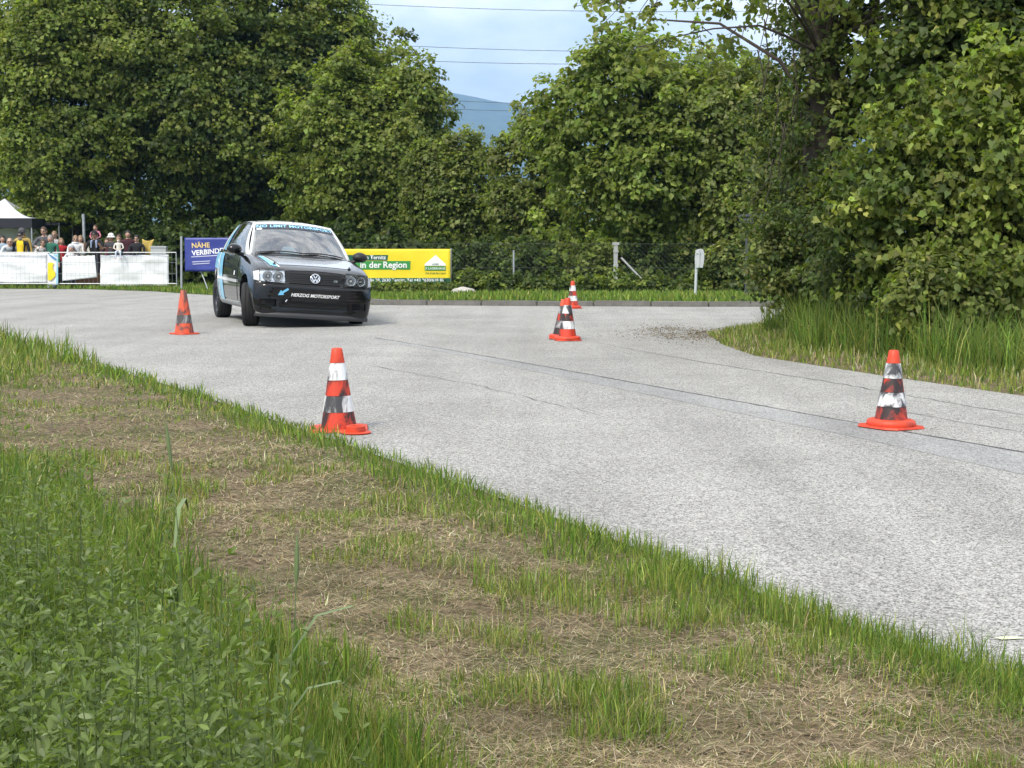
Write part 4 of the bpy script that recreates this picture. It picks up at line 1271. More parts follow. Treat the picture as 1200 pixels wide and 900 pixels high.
for sx_, x0_, x1_ in ((-1, -.62, .02), (1, .0, .60)):
    P = [wind(x0_ / .7 + (x1_ - x0_) / .7 * k / 8, .04 + .035 * math.sin(math.pi * k / 8), .018) for k in range(9)]
    wp = sprung(B().tube(P, .009, 6).build('wiper', TRIM, car, True))
    B().tube([P[0] + Vector((0, -.05, -.03)), P[0], P[4]], .008, 6).build('wiper_arm', TRIM, wp, True)
sprung(B().grid([[ws_b(-1 + 2 * i / 16) + Vector((0, dy_, dz_)) for i in range(17)] for dy_, dz_ in ((-.07, -.012), (.03, .012))]).build('cowl', TRIM, car, True))
panel(roof_s, 'roof', WHITEP, -1, 1, 0, 1, 16, 16)
panel(lambda s, v: wind(s, v, .002), 'windscreen_header', WHITEP, -1, 1, .93, 1.0, 20, 2)
panel(rear, 'rear_window', GLASS, -.9, .9, .12, .95, 14, 8, th=0)
panel(lambda s, v: rear(s, v), 'tailgate', BLACK, -1, 1, -.02, .12, 14, 2)
for sg in (-1, 1):
    f = lambda u, v, sg=sg: side(u, v, sg)
    g_ = lambda u, v, sg=sg: side(u, v, sg, -.004)
    panel(f, 'windscreen_pillar', WHITEP, 0, .055, 0, 1, 2, 8)
    panel(lambda s, v, sg=sg: wind(sg * s, v, .003), 'windscreen_pillar', WHITEP, .955, 1.0, 0, 1, 2, 10)
    panel(f, 'window_frame', BLACK, .055, .80, .93, 1.0, 14, 1)
    panel(f, 'window_frame', BLACK, .055, .80, -.06, .05, 14, 1)
    panel(f, 'door_pillar', TRIM, .475, .52, .05, .93, 1, 8)
    panel(f, 'rear_pillar', WHITEP, .78, 1.0, -.06, 1, 6, 8)
    panel(g_, 'door_window', GLASS, .055, .475, .05, .93, 8, 8, th=0)
    panel(g_, 'quarter_window', GLASS, .52, .78, .05, .93, 8, 8, th=0)
    panel(lambda u, v, sg=sg: side(u, v, sg, .006), 'window_stripe', BLUEP, .60, .70, .05, .93, 2, 8, th=0)
    # mirrors
    mc = Vector((sg * .875, -.60, .955))
    bmk = bmesh.new(); bmesh.ops.create_uvsphere(bmk, u_segments=18, v_segments=10, radius=1)
    for v in bmk.verts:
        v.co = Vector((v.co.x * .105, max(v.co.y * .085, -.085) if v.co.y < .45 else .04, v.co.z * .07)) + mc
    mi = sprung(mobj('door_mirror', bm_mesh('door_mirror', bmk, True, 40), BLACK if sg < 0 else TRIM, car))
    B().tube([mc + Vector((-sg * .05, .0, -.05)), mc + Vector((-sg * .13, .03, -.075))], .028, 8).build('mirror_arm', TRIM, mi, True)
    B().lathe([(0, .041), (.07, .042), (.075, .040)], 16, 'Y', mc).build('mirror_glass', CHROME, mi)
    # rear lamps
    skin('rear_lamp', 'S', [(1.72, .62), (1.80, .62), (1.80, .84), (1.72, .84)], plain('rear_lens', (.45, .01, .01), .15), .01, 3, 4, sgn=sg)
sprung(B().lathe([(.018, 0), (.018, .01), (.006, .02), (.004, .05), (0, .051)], 10, c=roof_s(0, .06)).build('roof_aerial', TRIM, car, True))
# interior
DASH = plain('dashboard', (.02, .02, .022), .8)
sprung(B().grid([[Vector((.68 * s, y_ - .06 * s * s * 0, z_)) for s in np.linspace(-1, 1, 9)] for y_, z_ in ((-.78, .90), (-.45, .93), (-.36, .88), (-.38, .62))]).build('dashboard', DASH, car, True, 60))
sprung(B().grid([[Vector((x_, y_, .34)) for x_ in (-.72, .72)] for y_ in (-.7, 1.6)]).build('cabin_floor', DASH, car))
for sx_ in (-.36, .36):
    se = B()
    se.box((sx_, .30, .50), (.46, .48, .16)); se.box((sx_, .58, .82), (.44, .14, .62), Matrix.Rotation(-.22, 3, 'X')); se.box((sx_, .68, 1.15), (.26, .10, .16))
    sprung(se.build('bucket_seat', plain('seat_fabric', (.05, .06, .09), .9), car))
sw = B()
for k in range(20):
    a, a2 = 2 * math.pi * k / 20, 2 * math.pi * (k + 1) / 20
    sw.tube([(.36 + .17 * math.cos(a), -.22 + .05 * math.sin(a), .88 + .16 * math.sin(a)), (.36 + .17 * math.cos(a2), -.22 + .05 * math.sin(a2), .88 + .16 * math.sin(a2))], .014, 6)
sw.box((.36, -.21, .88), (.32, .02, .04)); sw.tube([(.36, -.21, .88), (.36, -.45, .80)], .02, 6)
sprung(sw.build('steering_wheel', TRIM, car, True, 60))
CAGE = plain('cage_tube', (.55, .56, .58), .4)
for pts in ([(-.60, .70, .35), (-.60, .70, 1.0), (-.50, .66, 1.30), (.50, .66, 1.30), (.60, .70, 1.0), (.60, .70, .35)],
            [(-.62, -.55, .5), (-.62, -.55, .92), (-.50, -.05, 1.31), (-.48, .66, 1.31)], [(.62, -.55, .5), (.62, -.55, .92), (.50, -.05, 1.31), (.48, .66, 1.31)],
            [(-.50, .66, 1.29), (.58, .70, .5)], [(-.48, -.03, 1.315), (.48, -.03, 1.315)]):
    sprung(B().tube(pts, .02, 8).build('roll_cage_tube', CAGE, car, True))
BOX_ = plain('pale_folder', (.45, .62, .74), .6)
sprung(B().add([(-.28, -.72, .935), (.0, -.72, .935), (.02, -.50, .95), (-.22, -.5, .95), (-.22, -.66, 1.03), (-.10, -.66, 1.04), (-.05, -.52, 1.0), (-.2, -.52, 1.01)], [(0, 1, 5, 4), (1, 2, 6, 5), (2, 3, 7, 6), (3, 0, 4, 7), (4, 5, 6, 7)]).build('dash_papers', BOX_, car))
# wheels
def wheel(x_, y_, steer, name='wheel'):
    w = bpy.data.objects.new('wheel', None); COL.objects.link(w); w.parent = car
    w.location = (x_, y_, .288); w.rotation_euler = (0, 0, steer)
    s4 = 1 if x_ > 0 else -1
    t_ = B().lathe([(.195, -.09), (.225, -.10), (.262, -.102), (.280, -.092), (.287, -.07), (.2885, 0), (.287, .07), (.280, .092), (.262, .102), (.225, .10), (.195, .09)], 44, 'X')
    t_.f = t_.f[:-2]
    t_.build('tyre', RUBBER, w, True, 50)
    gro = B()
    for xx in (-.045, 0, .045): gro.lathe([(.2886, xx - .005), (.2895, xx - .005), (.2895, xx + .005), (.2886, xx + .005)], 44, 'X')
    gro.f = [q for q in gro.f if len(q) == 4]
    gro.build('tread_groove', plain('groove_black', (.004, .004, .004), .95), w)
    rm = B().lathe([(.196, -.088), (.196, .088), (.182, .080), (.170, .03), (.165, -.05)], 40, 'X'); rm.f = [q for q in rm.f if len(q) == 4]
    if s4 < 0: rm.v = [Vector((-v.x, v.y, v.z)) for v in rm.v]
    rim = rm.build('rim', RIMM, w, True, 50)
    sp_ = B()
    for k in range(7):
        a = 2 * math.pi * k / 7
        sp_.tube([(s4 * .055, .03 * math.cos(a), .03 * math.sin(a)), (s4 * .06, .10 * math.cos(a + .05), .10 * math.sin(a + .05)), (s4 * .05, .18 * math.cos(a), .18 * math.sin(a))], [.022, .016, .014], 6)
    sp_.lathe([(.0, s4 * .03), (.055, s4 * .03), (.055, s4 * .065), (.03, s4 * .075), (0, s4 * .075)], 20, 'X')
    sp_.build('spokes', RIMM, w, True, 50)
    B().lathe([(.0, s4 * .005), (.13, s4 * .005), (.13, s4 * .02), (0, s4 * .02)], 26, 'X').build('brake_disc', plain('brake_steel', (.25, .25, .25), .35, .9), w)
wheel(-.715, WY[0], R(-14)); wheel(.715, WY[0], R(-14)); wheel(-.715, WY[1], 0); wheel(.715, WY[1], 0)
sprung(B().box((0, 0, .30), (1.05, 3.2, .22)).build('underbody', TRIM, car))
# ================================================================== CONES, BARRIERS, BANNERS, SIGNS, FENCE, CABLES
def smeared(name, c, dirt, amount, scale=7.0, rough=0.55):
    """plastic or reflective foil with black rubber smears"""
    m, n, l, p = newmat(name)
    p.inputs['Roughness'].default_value = rough
    tc = n.new('ShaderNodeTexCoord'); oi = n.new('ShaderNodeObjectInfo')
    ad = n.new('ShaderNodeVectorMath'); ad.operation = 'MULTIPLY_ADD'
    ad.inputs[1].default_value = (1, 1, 0.45)
    cb = n.new('ShaderNodeCombineXYZ')
    mu = n.new('ShaderNodeMath'); mu.operation = 'MULTIPLY'; mu.inputs[1].default_value = 37.0
    l.new(oi.outputs['Random'], mu.inputs[0])
    for k in range(3): l.new(mu.outputs[0], cb.inputs[k])
    l.new(tc.outputs['Object'], ad.inputs[0]); l.new(cb.outputs[0], ad.inputs[2])
    no = n.new('ShaderNodeTexNoise'); no.inputs['Scale'].default_value = scale; no.inputs['Detail'].default_value = 9; no.inputs['Roughness'].default_value = 0.62; no.inputs['Distortion'].default_value = 1.2
    l.new(ad.outputs[0], no.inputs['Vector'])
    rp = n.new('ShaderNodeValToRGB'); e = rp.color_ramp.elements
    e[0].position = 0.56 - amount * .4; e[0].color = (1, 1, 1, 1)
    e[1].position = 0.68 - amount * .4; e[1].color = (0, 0, 0, 1)
    l.new(no.outputs[0], rp.inputs[0])
    mx = n.new('ShaderNodeMixRGB'); mx.inputs[1].default_value = (*dirt, 1); mx.inputs[2].default_value = (*c, 1)
    l.new(rp.outputs[0], mx.inputs[0]); l.new(mx.outputs[0], p.inputs['Base Color'])
    b = n.new('ShaderNodeBump'); b.inputs['Strength'].default_value = .25; b.inputs['Distance'].default_value = .004
    l.new(no.outputs[0], b.inputs['Height']); l.new(b.outputs[0], p.inputs['Normal'])
    return m
ORANGE = smeared('cone_orange', (.58, .052, .016), (.36, .04, .02), .04)
ORANGE_D = smeared('cone_orange_smeared', (.56, .045, .016), (.03, .018, .018), .26)
FOIL_D = smeared('cone_foil_smeared', (.72, .72, .72), (.05, .05, .055), .22)
FOIL_DD = smeared('cone_foil_blackened', (.42, .41, .41), (.06, .055, .055), .42)
ORANGE_F = smeared('cone_orange_faded', (.62, .085, .03), (.10, .05, .045), .25)
ORANGE_DD = smeared('cone_orange_blackened', (.56, .045, .016), (.03, .018, .018), .46)
FOIL_S = smeared('cone_foil_streaked', (.72, .72, .72), (.05, .05, .055), .36)
STD = [(.0, .185, 'o'), (.185, .40, 'w'), (.40, .595, 'o'), (.595, .80, 'w'), (.80, 1.0, 'o')]
OLD = [(.0, .58, 'o'), (.58, .77, 'w'), (.77, 1.0, 'o')]
def cone_thing(px, py, h, label, bands=STD, ring=True, plate=.40, tilt=(0, 0), rz=.3, z=0.0, mats=None, r_base=.215, r_top=.062, world_xy=None):
    g = gp(px, py) if world_xy is None else Vector((*world_xy, float(road_h(*world_xy))))
    mo, mw, mt = mats or (ORANGE_D, FOIL_D, ORANGE)
    o = thing('traffic_cone', label, 'traffic cone', (g.x, g.y, g.z + z + .004), rz)
    o.rotation_euler = (tilt[0], tilt[1], rz)
    s = h / .5
    t0 = .012 * s
    b = B()
    hw, c = plate / 2, plate * .16
    out = [(hw - c, -hw), (hw, -hw + c), (hw, hw - c), (hw - c, hw), (-hw + c, hw), (-hw, hw - c), (-hw, -hw + c), (-hw + c, -hw)]
    n = len(out)
    b.add([(x, y, 0) for x, y in out] + [(x * .97, y * .97, t0) for x, y in out], [tuple(range(n - 1, -1, -1)), tuple(range(n, 2 * n))] + [(k, (k + 1) % n, n + (k + 1) % n, n + k) for k in range(n)])
    b.build('base_plate', ORANGE, o)
    z1 = t0
    if ring:
        B().lathe([(.155 * s, t0 + .0005), (.158 * s, t0 + .012), (.152 * s, t0 + .03), (.135 * s, t0 + .037), (.10 * s, t0 + .038)], 28).build('base_ring', ORANGE, o, True, 50)
        z1 = t0 + .03
    hh = h - z1
    for k, (f0, f1, kind) in enumerate(bands):
        za, zb = h - f1 * hh, h - f0 * hh
        rr = lambda f: (r_top + (r_base - r_top) * f) / 2 * s
        pr = .0016 if kind == 'w' else 0.0
        prof = [(rr(f1) - .012, za), (rr(f1) + pr, za + .001), ((rr(f0) + rr(f1)) / 2 + pr, (za + zb) / 2), (rr(f0) + pr, zb - .001), (rr(f0) - .012, zb)]
        if k == 0: prof = prof[:3] + [(rr(0) + .001, zb - .006), (rr(0) - .004, zb), (rr(0) - .010, zb), (rr(0) - .012, zb - .02)]
        bb = B().lathe(prof, 28)
        rj = random.Random(int(px) + k)
        ph = rj.uniform(0, 6)
        for v in bb.v:      # knocked-about plastic is never quite round
            an = math.atan2(v.y, v.x)
            q = 1 + .02 * math.sin(2 * an + px) + .012 * math.sin(3 * an + px * 2)
            v.x *= q; v.y *= q
        bb.build({'o': 'orange_band', 'w': 'reflective_band'}[kind], (mt if k == 0 else mo) if kind == 'o' else mw, o, True, 50)
    return o
cone_thing(397, 503.5, .475, 'orange and white cone standing in the grass at the asphalt edge', ring=False, plate=.34, rz=.1, tilt=(0, -.012))
cone_thing(1044, 501, .455, 'cone with black-smeared bands and wide ringed base on the dark centre seam', rz=.55, plate=.32, tilt=(0, .02), mats=(ORANGE_DD, FOIL_S, ORANGE))
cone_thing(665, 399, .475, 'clean-banded cone with a ringed base, front one of the close pair', rz=.2, plate=.285)
cone_thing(0, 0, .45, 'black-smeared cone tucked close behind the clean-banded one', rz=0, tilt=(0, .06), plate=.28, mats=(ORANGE_DD, FOIL_DD, ORANGE_F), world_xy=(gp(665, 399).x - .062, gp(665, 399).y + .27))
cone_thing(671, 361.5, .46, 'cone standing by the stone kerb of the far grass strip', rz=.4, plate=.28)
cone_thing(216, 391.5, .525, 'faded orange cone with one grey band on a thin flat plate', bands=OLD, ring=False, plate=.30, rz=.78, mats=(ORANGE_F, FOIL_DD, ORANGE_F))
# loose base that slid from under the cone at the grass edge
g = gp(417, 508)
o = thing('loose_cone_base', 'loose round orange cone base lying beside the cone at the grass edge', 'cone base', (g.x, g.y, g.z + .003), .2)
B().lathe([(.0, 0), (.085, 0), (.088, .006), (.080, .010), (0, .0102)], 26).build('base_plate', ORANGE, o, True, 40)
B().lathe([(.045, .0104), (.056, .0105), (.056, .040), (.050, .044), (.040, .040), (.038, .0104)], 26).build('base_ring', ORANGE, o, True, 40)

# ---- barriers with tarpaulins: placed along a line at about 44 m
BAR_D = 44.0
BZ = float(ground_h(-13, BAR_D))
def bx_(px): return ppx(px, BAR_D)
TARP = plain('white_tarpaulin', (.80, .81, .82), .5, var=.05, scale=2)
BARM = plain('barrier_steel', (.36, .38, .40), .45, .5, var=.15)
def barrier(px0, px1, label, skew=0.0):
    x0, x1 = bx_(px0), bx_(px1)
    Wd, Hh = x1 - x0, 1.06
    o = thing('mesh_barrier', label, 'barrier', (x0, BAR_D, BZ), skew, 'mesh barriers in front of the spectators')
    for nm, a, b in (('top_rail', (0, 0, Hh), (Wd, 0, Hh)), ('bottom_rail', (0, 0, .12), (Wd, 0, .12)), ('end_post', (0, 0, 0.0), (0, 0, Hh + .02)), ('end_post', (Wd, 0, 0.0), (Wd, 0, Hh + .02))):
        B().tube([a, b], .017, 8).build(nm, BARM, o, True)
    n = max(4, int(Wd / .13))
    wm = B().tube([(0, 0, .12), (0, 0, Hh)], .003, 5); wme = None
    for k in range(1, n):
        if wme is None:
            q = wm.build('wire', BARM, o); wme = q.data
        else:
            q = mobj('wire', wme, None, o)
        q.location.x = Wd * k / n
    for zz in (.42, .76):
        B().tube([(0, -.006, zz), (Wd, -.006, zz)], .0042, 5).build('cross_wire', BARM, o)
    for xx in (.02, Wd - .02):
        B().box((xx, 0, .03), (.06, .5, .055)).build('foot', BARM, o)
    return o
def tarp(p, label, mat, name='tarpaulin', cat='tarpaulin', yoff=.035, wrinkle=.045, seed=0, th=.003):
    """p: four pixel corners tl,tr,br,bl at barrier distance; hung behind the wires"""
    c = [at(a, b, BAR_D + yoff) for a, b in p]
    base = Vector(((c[3].x + c[2].x) / 2, BAR_D + yoff, min(c[3].z, c[2].z)))
    nx, nz = 34, 16
    P = []
    for j in range(nz + 1):
        row = []
        for i in range(nx + 1):
            u, v = i / nx, j / nz
            q = c[3].lerp(c[2], u).lerp(c[0].lerp(c[1], u), v)
            w = wrinkle * (float(fbm(u * 5 + v * 2.5, v * 4 - u * 2, 800 + seed)) - .5) * 2 + wrinkle * .7 * math.sin((u * 2.2 + v * 1.3 + seed) * 5) * (1 - v)
            row.append(q - base + Vector((0, w + wrinkle * 1.3, -.012 * math.sin(math.pi * u * 5) ** 2 * v)))
        P.append(row)
    o = B().grid(P).build(name, mat, None, True, 180)
    o.location = base
    sm = o.modifiers.new('thickness', 'SOLIDIFY'); sm.thickness = th
    tag(o, label, cat, 'tarpaulins on the barriers' if name == 'tarpaulin' else None)
    return o
barrier(-140, 61, 'steel mesh barrier in front of the man in the yellow shirt')
barrier(64, 208, 'steel mesh barrier with its free end beside the blue banner')
tarp([(-60, 297), (55, 296.5), (55, 332), (-60, 331)], 'white tarpaulin with a sagging fold, below the man in the yellow shirt', TARP, seed=1)
tarp([(73, 301), (111, 299), (113.5, 325), (73, 329.5)], 'small white tarpaulin hanging askew below the woman in the white hoodie', TARP, seed=2, wrinkle=.008)
tarp([(117, 299), (197, 298.5), (197, 335), (117, 335.5)], 'large wrinkled white tarpaulin below the child sitting on the rail', TARP, seed=3)
# printed poster between the barriers: blue top stripes, yellow patch on white
m, n, l, p = newmat('poster_white'); p.inputs['Base Color'].default_value = (.72, .74, .74, 1); p.inputs['Roughness'].default_value = .5
po = tarp([(55.6, 297), (68, 297), (68, 334), (55.6, 334)], 'narrow printed poster with a yellow shape and blue stripes between two white tarpaulins', m, 'printed_poster', 'poster', yoff=-.03, wrinkle=.004, seed=4)
PBLUE = plain('print_blue', (.10, .26, .50), .5); PYEL = plain('print_yellow', (.85, .62, .02), .5); PTEAL = plain('print_light_blue', (.30, .55, .68), .5)
def on_poster(name, pts, mat, d=-.062):
    vs = [at(a, b, BAR_D + d) - po.location for a, b in pts]
    B().add(vs, [tuple(range(len(vs)))]).build(name, mat, po)
on_poster('yellow_shape', [(56, 308), (61, 307.5), (63, 309), (61.5, 312), (62, 316), (64.5, 319), (65, 323), (62, 326.5), (59, 329), (56, 328)], PYEL)
on_poster('blue_stripe', [(56, 297.6), (58, 297.6), (63, 301), (67.5, 304), (67.5, 306), (62, 303.5)], PBLUE)
on_poster('blue_stripe', [(61, 297.6), (67.8, 297.6), (67.8, 301.5)], PTEAL)
on_poster('blue_stripe', [(66.3, 303), (68, 303), (68, 333), (65.6, 333)], PTEAL, -.064)

# ---- party tent
CANV = plain('tent_canvas', (.62, .64, .68), .7, var=.08, scale=2); CANB = plain('tent_valance', (.012, .013, .02), .7, var=.2)
TD = 48.0
tz = float(ground_h(-18, TD))
tent = thing('party_tent', 'party tent with pale grey roof and black valance behind the barrier', 'tent', (ppx(-6, TD), TD + 1.3, tz))
ze, zk = zpy(256, TD) - tz, zpy(232, TD) - tz
hw = ppx(600 + 47, TD)
P = []
for j in range(9):
    f = j / 8
    row = []
    for i in range(33):
        a = i / 32 * 4
        k = int(a) % 4; u = a - int(a)
        cs = [(-1, -1), (1, -1), (1, 1), (-1, 1), (-1, -1)]
        cx, cy = cs[k][0] + (cs[k + 1][0] - cs[k][0]) * u, cs[k][1] + (cs[k + 1][1] - cs[k][1]) * u
        sag = -.10 * math.sin(math.pi * u) * math.sin(math.pi * f) - .12 * math.sin(math.pi * f)
        row.append((cx * hw * (1 - f), cy * hw * (1 - f), ze + (zk - ze) * f + sag))
    P.append(row)
B().grid(P).build('roof', CANV, tent, True, 30)
vz = zpy(267, TD) - tz
for k, (ax, ay, bx2, by2) in enumerate([(-1, -1, 1, -1), (1, -1, 1, 1), (1, 1, -1, 1), (-1, 1, -1, -1)]):
    B().grid([[Vector((ax + (bx2 - ax) * i / 10, ay + (by2 - ay) * i / 10, 0)) * hw * 1.004 + Vector((0, 0, zz - (.03 * (i % 2) if zz == vz else 0))) for i in range(11)] for zz in (vz, ze)]).build('valance', CANB, tent)
for sx_, sy_ in ((-1, -1), (1, -1), (1, 1), (-1, 1)):
    B().tube([(sx_ * hw * .985, sy_ * hw * .985, 0), (sx_ * hw * .985, sy_ * hw * .985, ze)], .025, 8).build('leg', GALV, tent, True)
B().grid([[(-hw * .97 + 1.55 * hw * i / 10, hw * .95 + .03 * math.sin(i * 2.1), z_) for i in range(11)] for z_ in (.02, vz)]).build('side_wall', TARP, tent, True, 180)
# black annexe roof beside the tent
an = thing('black_canopy', 'flat black canopy on thin poles beside the pale tent', 'canopy', (ppx(63, 50), 50, tz))
zc = zpy(263, 50) - tz
B().box((0, 0, zc), (1.1, 1.6, .09)).build('roof', CANB, an)
for sx_ in (-.5, .5):
    for sy_ in (-.75, .75):
        B().tube([(sx_, sy_, 0), (sx_, sy_, zc)], .018, 6).build('leg', GALV, an, True)
lp = thing('steel_pole', 'plain grey steel pole behind the woman in the white hoodie', 'pole', (ppx(101, 47.5), 47.5, tz))
B().tube([(0, 0, 0), (0, 0, 2.3)], .05, 10).build('shaft', GALV, lp, True)
B().lathe([(.09, 0), (.09, .03), (.06, .12), (.056, .12)], 12).build('base_collar', GALV, lp, True)

# ---- grey box and yellow sacking at the barrier's end
bz = thing('cabinet_box', 'pale grey plastic box standing on a post behind the barrier end', 'box', (ppx(187.5, 44.5), 44.6, BZ))
GREYB = plain('grey_plastic', (.38, .40, .40), .6)
B().box((0, 0, zpy(294, 44.6) - BZ), (.46, .26, .30)).build('body', GREYB, bz)
B().box((0, 0, zpy(289.6, 44.6) - BZ), (.50, .30, .03)).build('lid', GREYB, bz)
B().tube([(0, 0, 0), (0, 0, zpy(297, 44.6) - BZ)], .04, 8).build('post', GALV, bz, True)
YEL = plain('yellow_cloth', (.55, .40, .10), .85, var=.35, scale=9, bump=.5)
P = []
for j in range(9):
    P.append([(-.17 + .34 * i / 8 * (1 + .1 * math.sin(j)), -.03 * math.sin(i * 1.4 + j * .7), .95 + .52 * j / 8 - (.06 * math.sin(math.pi * i / 8) if j == 8 else 0)) for i in range(9)])
yc = B().grid(P).build('yellow_cloth', YEL, None, True, 180)
yc.location = (ppx(175, 45.2), 45.2, BZ); yc.modifiers.new('thickness', 'SOLIDIFY').thickness = .02
tag(yc, 'crumpled dull yellow cloth hung up beside the grey box', 'cloth')
WOOD = plain('crate_wood', (.20, .09, .04), .8, var=.4, scale=12)
cr = thing('wooden_crate', 'reddish wooden crate on the ground below the askew tarpaulin', 'crate', (ppx(107, 44.5), 44.55, BZ))
for k in range(4): B().box((-.30 + .2 * k, -.15, .2), (.17, .02, .38)).build('plank', WOOD, cr)
B().box((0, .15, .2), (.78, .02, .38)).build('back_panel', WOOD, cr)
for sx_ in (-.4, .4): B().box((sx_, 0, .2), (.02, .30, .38)).build('side_panel', WOOD, cr)

# ---- banners
def banner_grid(o, w, h, wr, seed, mat, name='cloth', y0=0.0, th=.004):
    P = []
    for j in range(15):
        row = []
        for i in range(41):
            u, v = i / 40, j / 14
            row.append((u * w, y0 + warp(u, v, wr, seed), v * h))
        P.append(row)
    q = B().grid(P).build(name, mat, o, True, 180)
    s_ = q.modifiers.new('thickness', 'SOLIDIFY'); s_.thickness = th; s_.offset = 0
    return q
def warp(u, v, wr, seed):
    return wr * (math.sin(6 * (v * .9 + u * .55) + seed) * .6 + (float(fbm(u * 4, v * 3, seed)) - .5) * 1.6) * min(1, u * 6, 1.0)
def lay(me, ox, oz, w, h, wr, seed, name, mat, parent, dy=-.012, rot=0.0):
    """letters or shapes laid on the banner cloth; mesh in XY"""
    ca, sa = math.cos(rot), math.sin(rot)
    for v in me.vertices:
        x, z = v.co.x * ca - v.co.y * sa + ox, v.co.x * sa + v.co.y * ca + oz
        v.co = (x, warp(min(1, max(0, x / w)), min(1, max(0, z / h)), wr, seed) + dy, z)
    me.update()
    return mobj(name, me, mat, parent)
def rectm(x0, z0, x1, z1, skew=0.0, n=8):
    b = B().grid([[(x0 + (x1 - x0) * i / n + (skew if z == z1 else 0), z, 0) for i in range(n + 1)] for z in (z0, z1)])
    return pmesh('print', b.v, b.f)
WHITE = plain('print_white', (.80, .80, .80), .5, var=.03)
# blue banner
BD = 40.0
c0 = at(217, 318, BD)
bw, bh = 2.0, (322 - 280) / FPX * BD * .93
bb_ = thing('blue_banner', 'blue advertising banner reading NÄHE VERBINDET tied to a grey pole', 'banner', (c0.x, BD, c0.z), R(-3))
NAVY = plain('banner_blue', (.035, .05, .26), .45, var=.2, scale=3)
banner_grid(bb_, bw, bh, .035, 3, NAVY)
GOLD = plain('print_gold', (.80, .58, .22), .5, var=.05)
lay(text_mesh('NÄHE', .19, .02, align='LEFT'), .19, .70, bw, bh, .035, 3, 'lettering', GOLD, bb_, rot=.03)
lay(text_mesh('VERBINDET', .19, .02, align='LEFT'), .20, .49, bw, bh, .035, 3, 'lettering', WHITE, bb_, rot=.09)
for (x0, z0, x1) in ((.2, .36, .95), (.22, .22, .72), (.23, .16, .70), (.95, .33, 1.2), (.97, .24, 1.15)):
    lay(rectm(x0, z0, x1, z0 + .022), 0, .06 * x0, bw, bh, .035, 3, 'print_line', plain('print_pale', (.5, .52, .68), .5), bb_, rot=.06)
bp_ = thing('banner_pole', 'grey round pole carrying the blue banner', 'pole', (at(212.5, 330, BD).x, BD, float(ground_h(c0.x, BD))))
B().tube([(0, 0, 0), (.03, 0, zpy(278, BD) - float(ground_h(c0.x, BD)))], .032, 10).build('shaft', GALV, bp_, True)
B().lathe([(.036, 0), (.036, .03), (.0, .035)], 10, c=(.03, 0, zpy(278, BD) - float(ground_h(c0.x, BD)) - .005)).build('cap', GALV, bp_, True)
B().tube([(.5, .1, zpy(316, BD) - float(ground_h(c0.x, BD))), (.62, .02, .35), (.76, -.05, 0)], .014, 6).build('brace', GALV, bp_, True)
# yellow banner
YD = 33.0
k_ = YD / FPX
y0_ = at(380, 331.5, YD); yw, yh = (527.5 - 380) * k_, (331.5 - 292) * k_
yb = thing('yellow_banner', 'yellow and green advertising banner with a white house logo on the fence', 'banner', (y0_.x, YD, y0_.z), R(1.0))
BYEL = plain('banner_yellow', (.80, .62, .02), .5, var=.10, scale=3)
banner_grid(yb, yw, yh, .014, 5, BYEL)
DGREEN = plain('print_dark_green', (.012, .10, .06), .5); MGREEN = plain('print_green', (.04, .27, .06), .5)
def yx(px): return (px - 380) * k_
def yz(py): return (331.5 - py) * k_
A_ = (yw, yh, .014, 5)
lay(rectm(0.01, .0, yw * .998, yz(325.8), 0, 30), 0, 0, *A_, 'footer_stripe', DGREEN, yb, -.006)
lay(rectm(yx(400), yz(305.5), yx(454), yz(299), .02, 12), 0, 0, *A_, 'tag_stripe', DGREEN, yb, -.006)
lay(rectm(yx(395), yz(316), yx(480.5), yz(306), .012, 20), 0, 0, *A_, 'slogan_stripe', MGREEN, yb, -.008)
lay(text_mesh('in Ternitz', 6.2 * k_, .02), yx(440), yz(302.0), *A_, 'lettering', WHITE, yb, -.012)
xr = yx(477)
for wd_ in ('Region', 'der', 'in'):
    tm_ = text_mesh(wd_, 10.2 * k_, .025, align='RIGHT')
    wlen = max(v.co.x for v in tm_.vertices) - min(v.co.x for v in tm_.vertices)
    lay(tm_, xr, yz(310.8), *A_, 'lettering', WHITE, yb, -.014)
    xr -= wlen + 3.0 * k_
lay(text_mesh('Wiener Straße 28, 2630 Ternitz, Tel +43 2630/618 80', 5.0 * k_, .012, align='RIGHT', space=1.02), yx(520), yz(328.4), *A_, 'lettering', WHITE, yb, -.012)
lay(pmesh('print', [(yx(497.5), yz(311.5), 0), (yx(522), yz(311.5), 0), (yx(522), yz(309.6), 0), (yx(510.2), yz(299), 0), (yx(497.5), yz(309.6), 0)], [(0, 1, 2, 3, 4)]), 0, 0, *A_, 'house_logo', WHITE, yb, -.016)
lay(text_mesh('UNSER', 2.6 * k_, .01), yx(510), yz(309.7), *A_, 'lettering', DGREEN, yb, -.021)
lay(rectm(yx(497.5), yz(317), yx(522), yz(312.3), 0, 6), 0, 0, *A_, 'logo_stripe', MGREEN, yb, -.014)
lay(text_mesh('X LAGERHAUS', 3.6 * k_, .012), yx(509.8), yz(314.8), *A_, 'lettering', WHITE, yb, -.019)
lay(text_mesh('Die Kraft fürs Land', 3.0 * k_, .01, .2), yx(509.8), yz(320.2), *A_, 'lettering', DGREEN, yb, -.014)

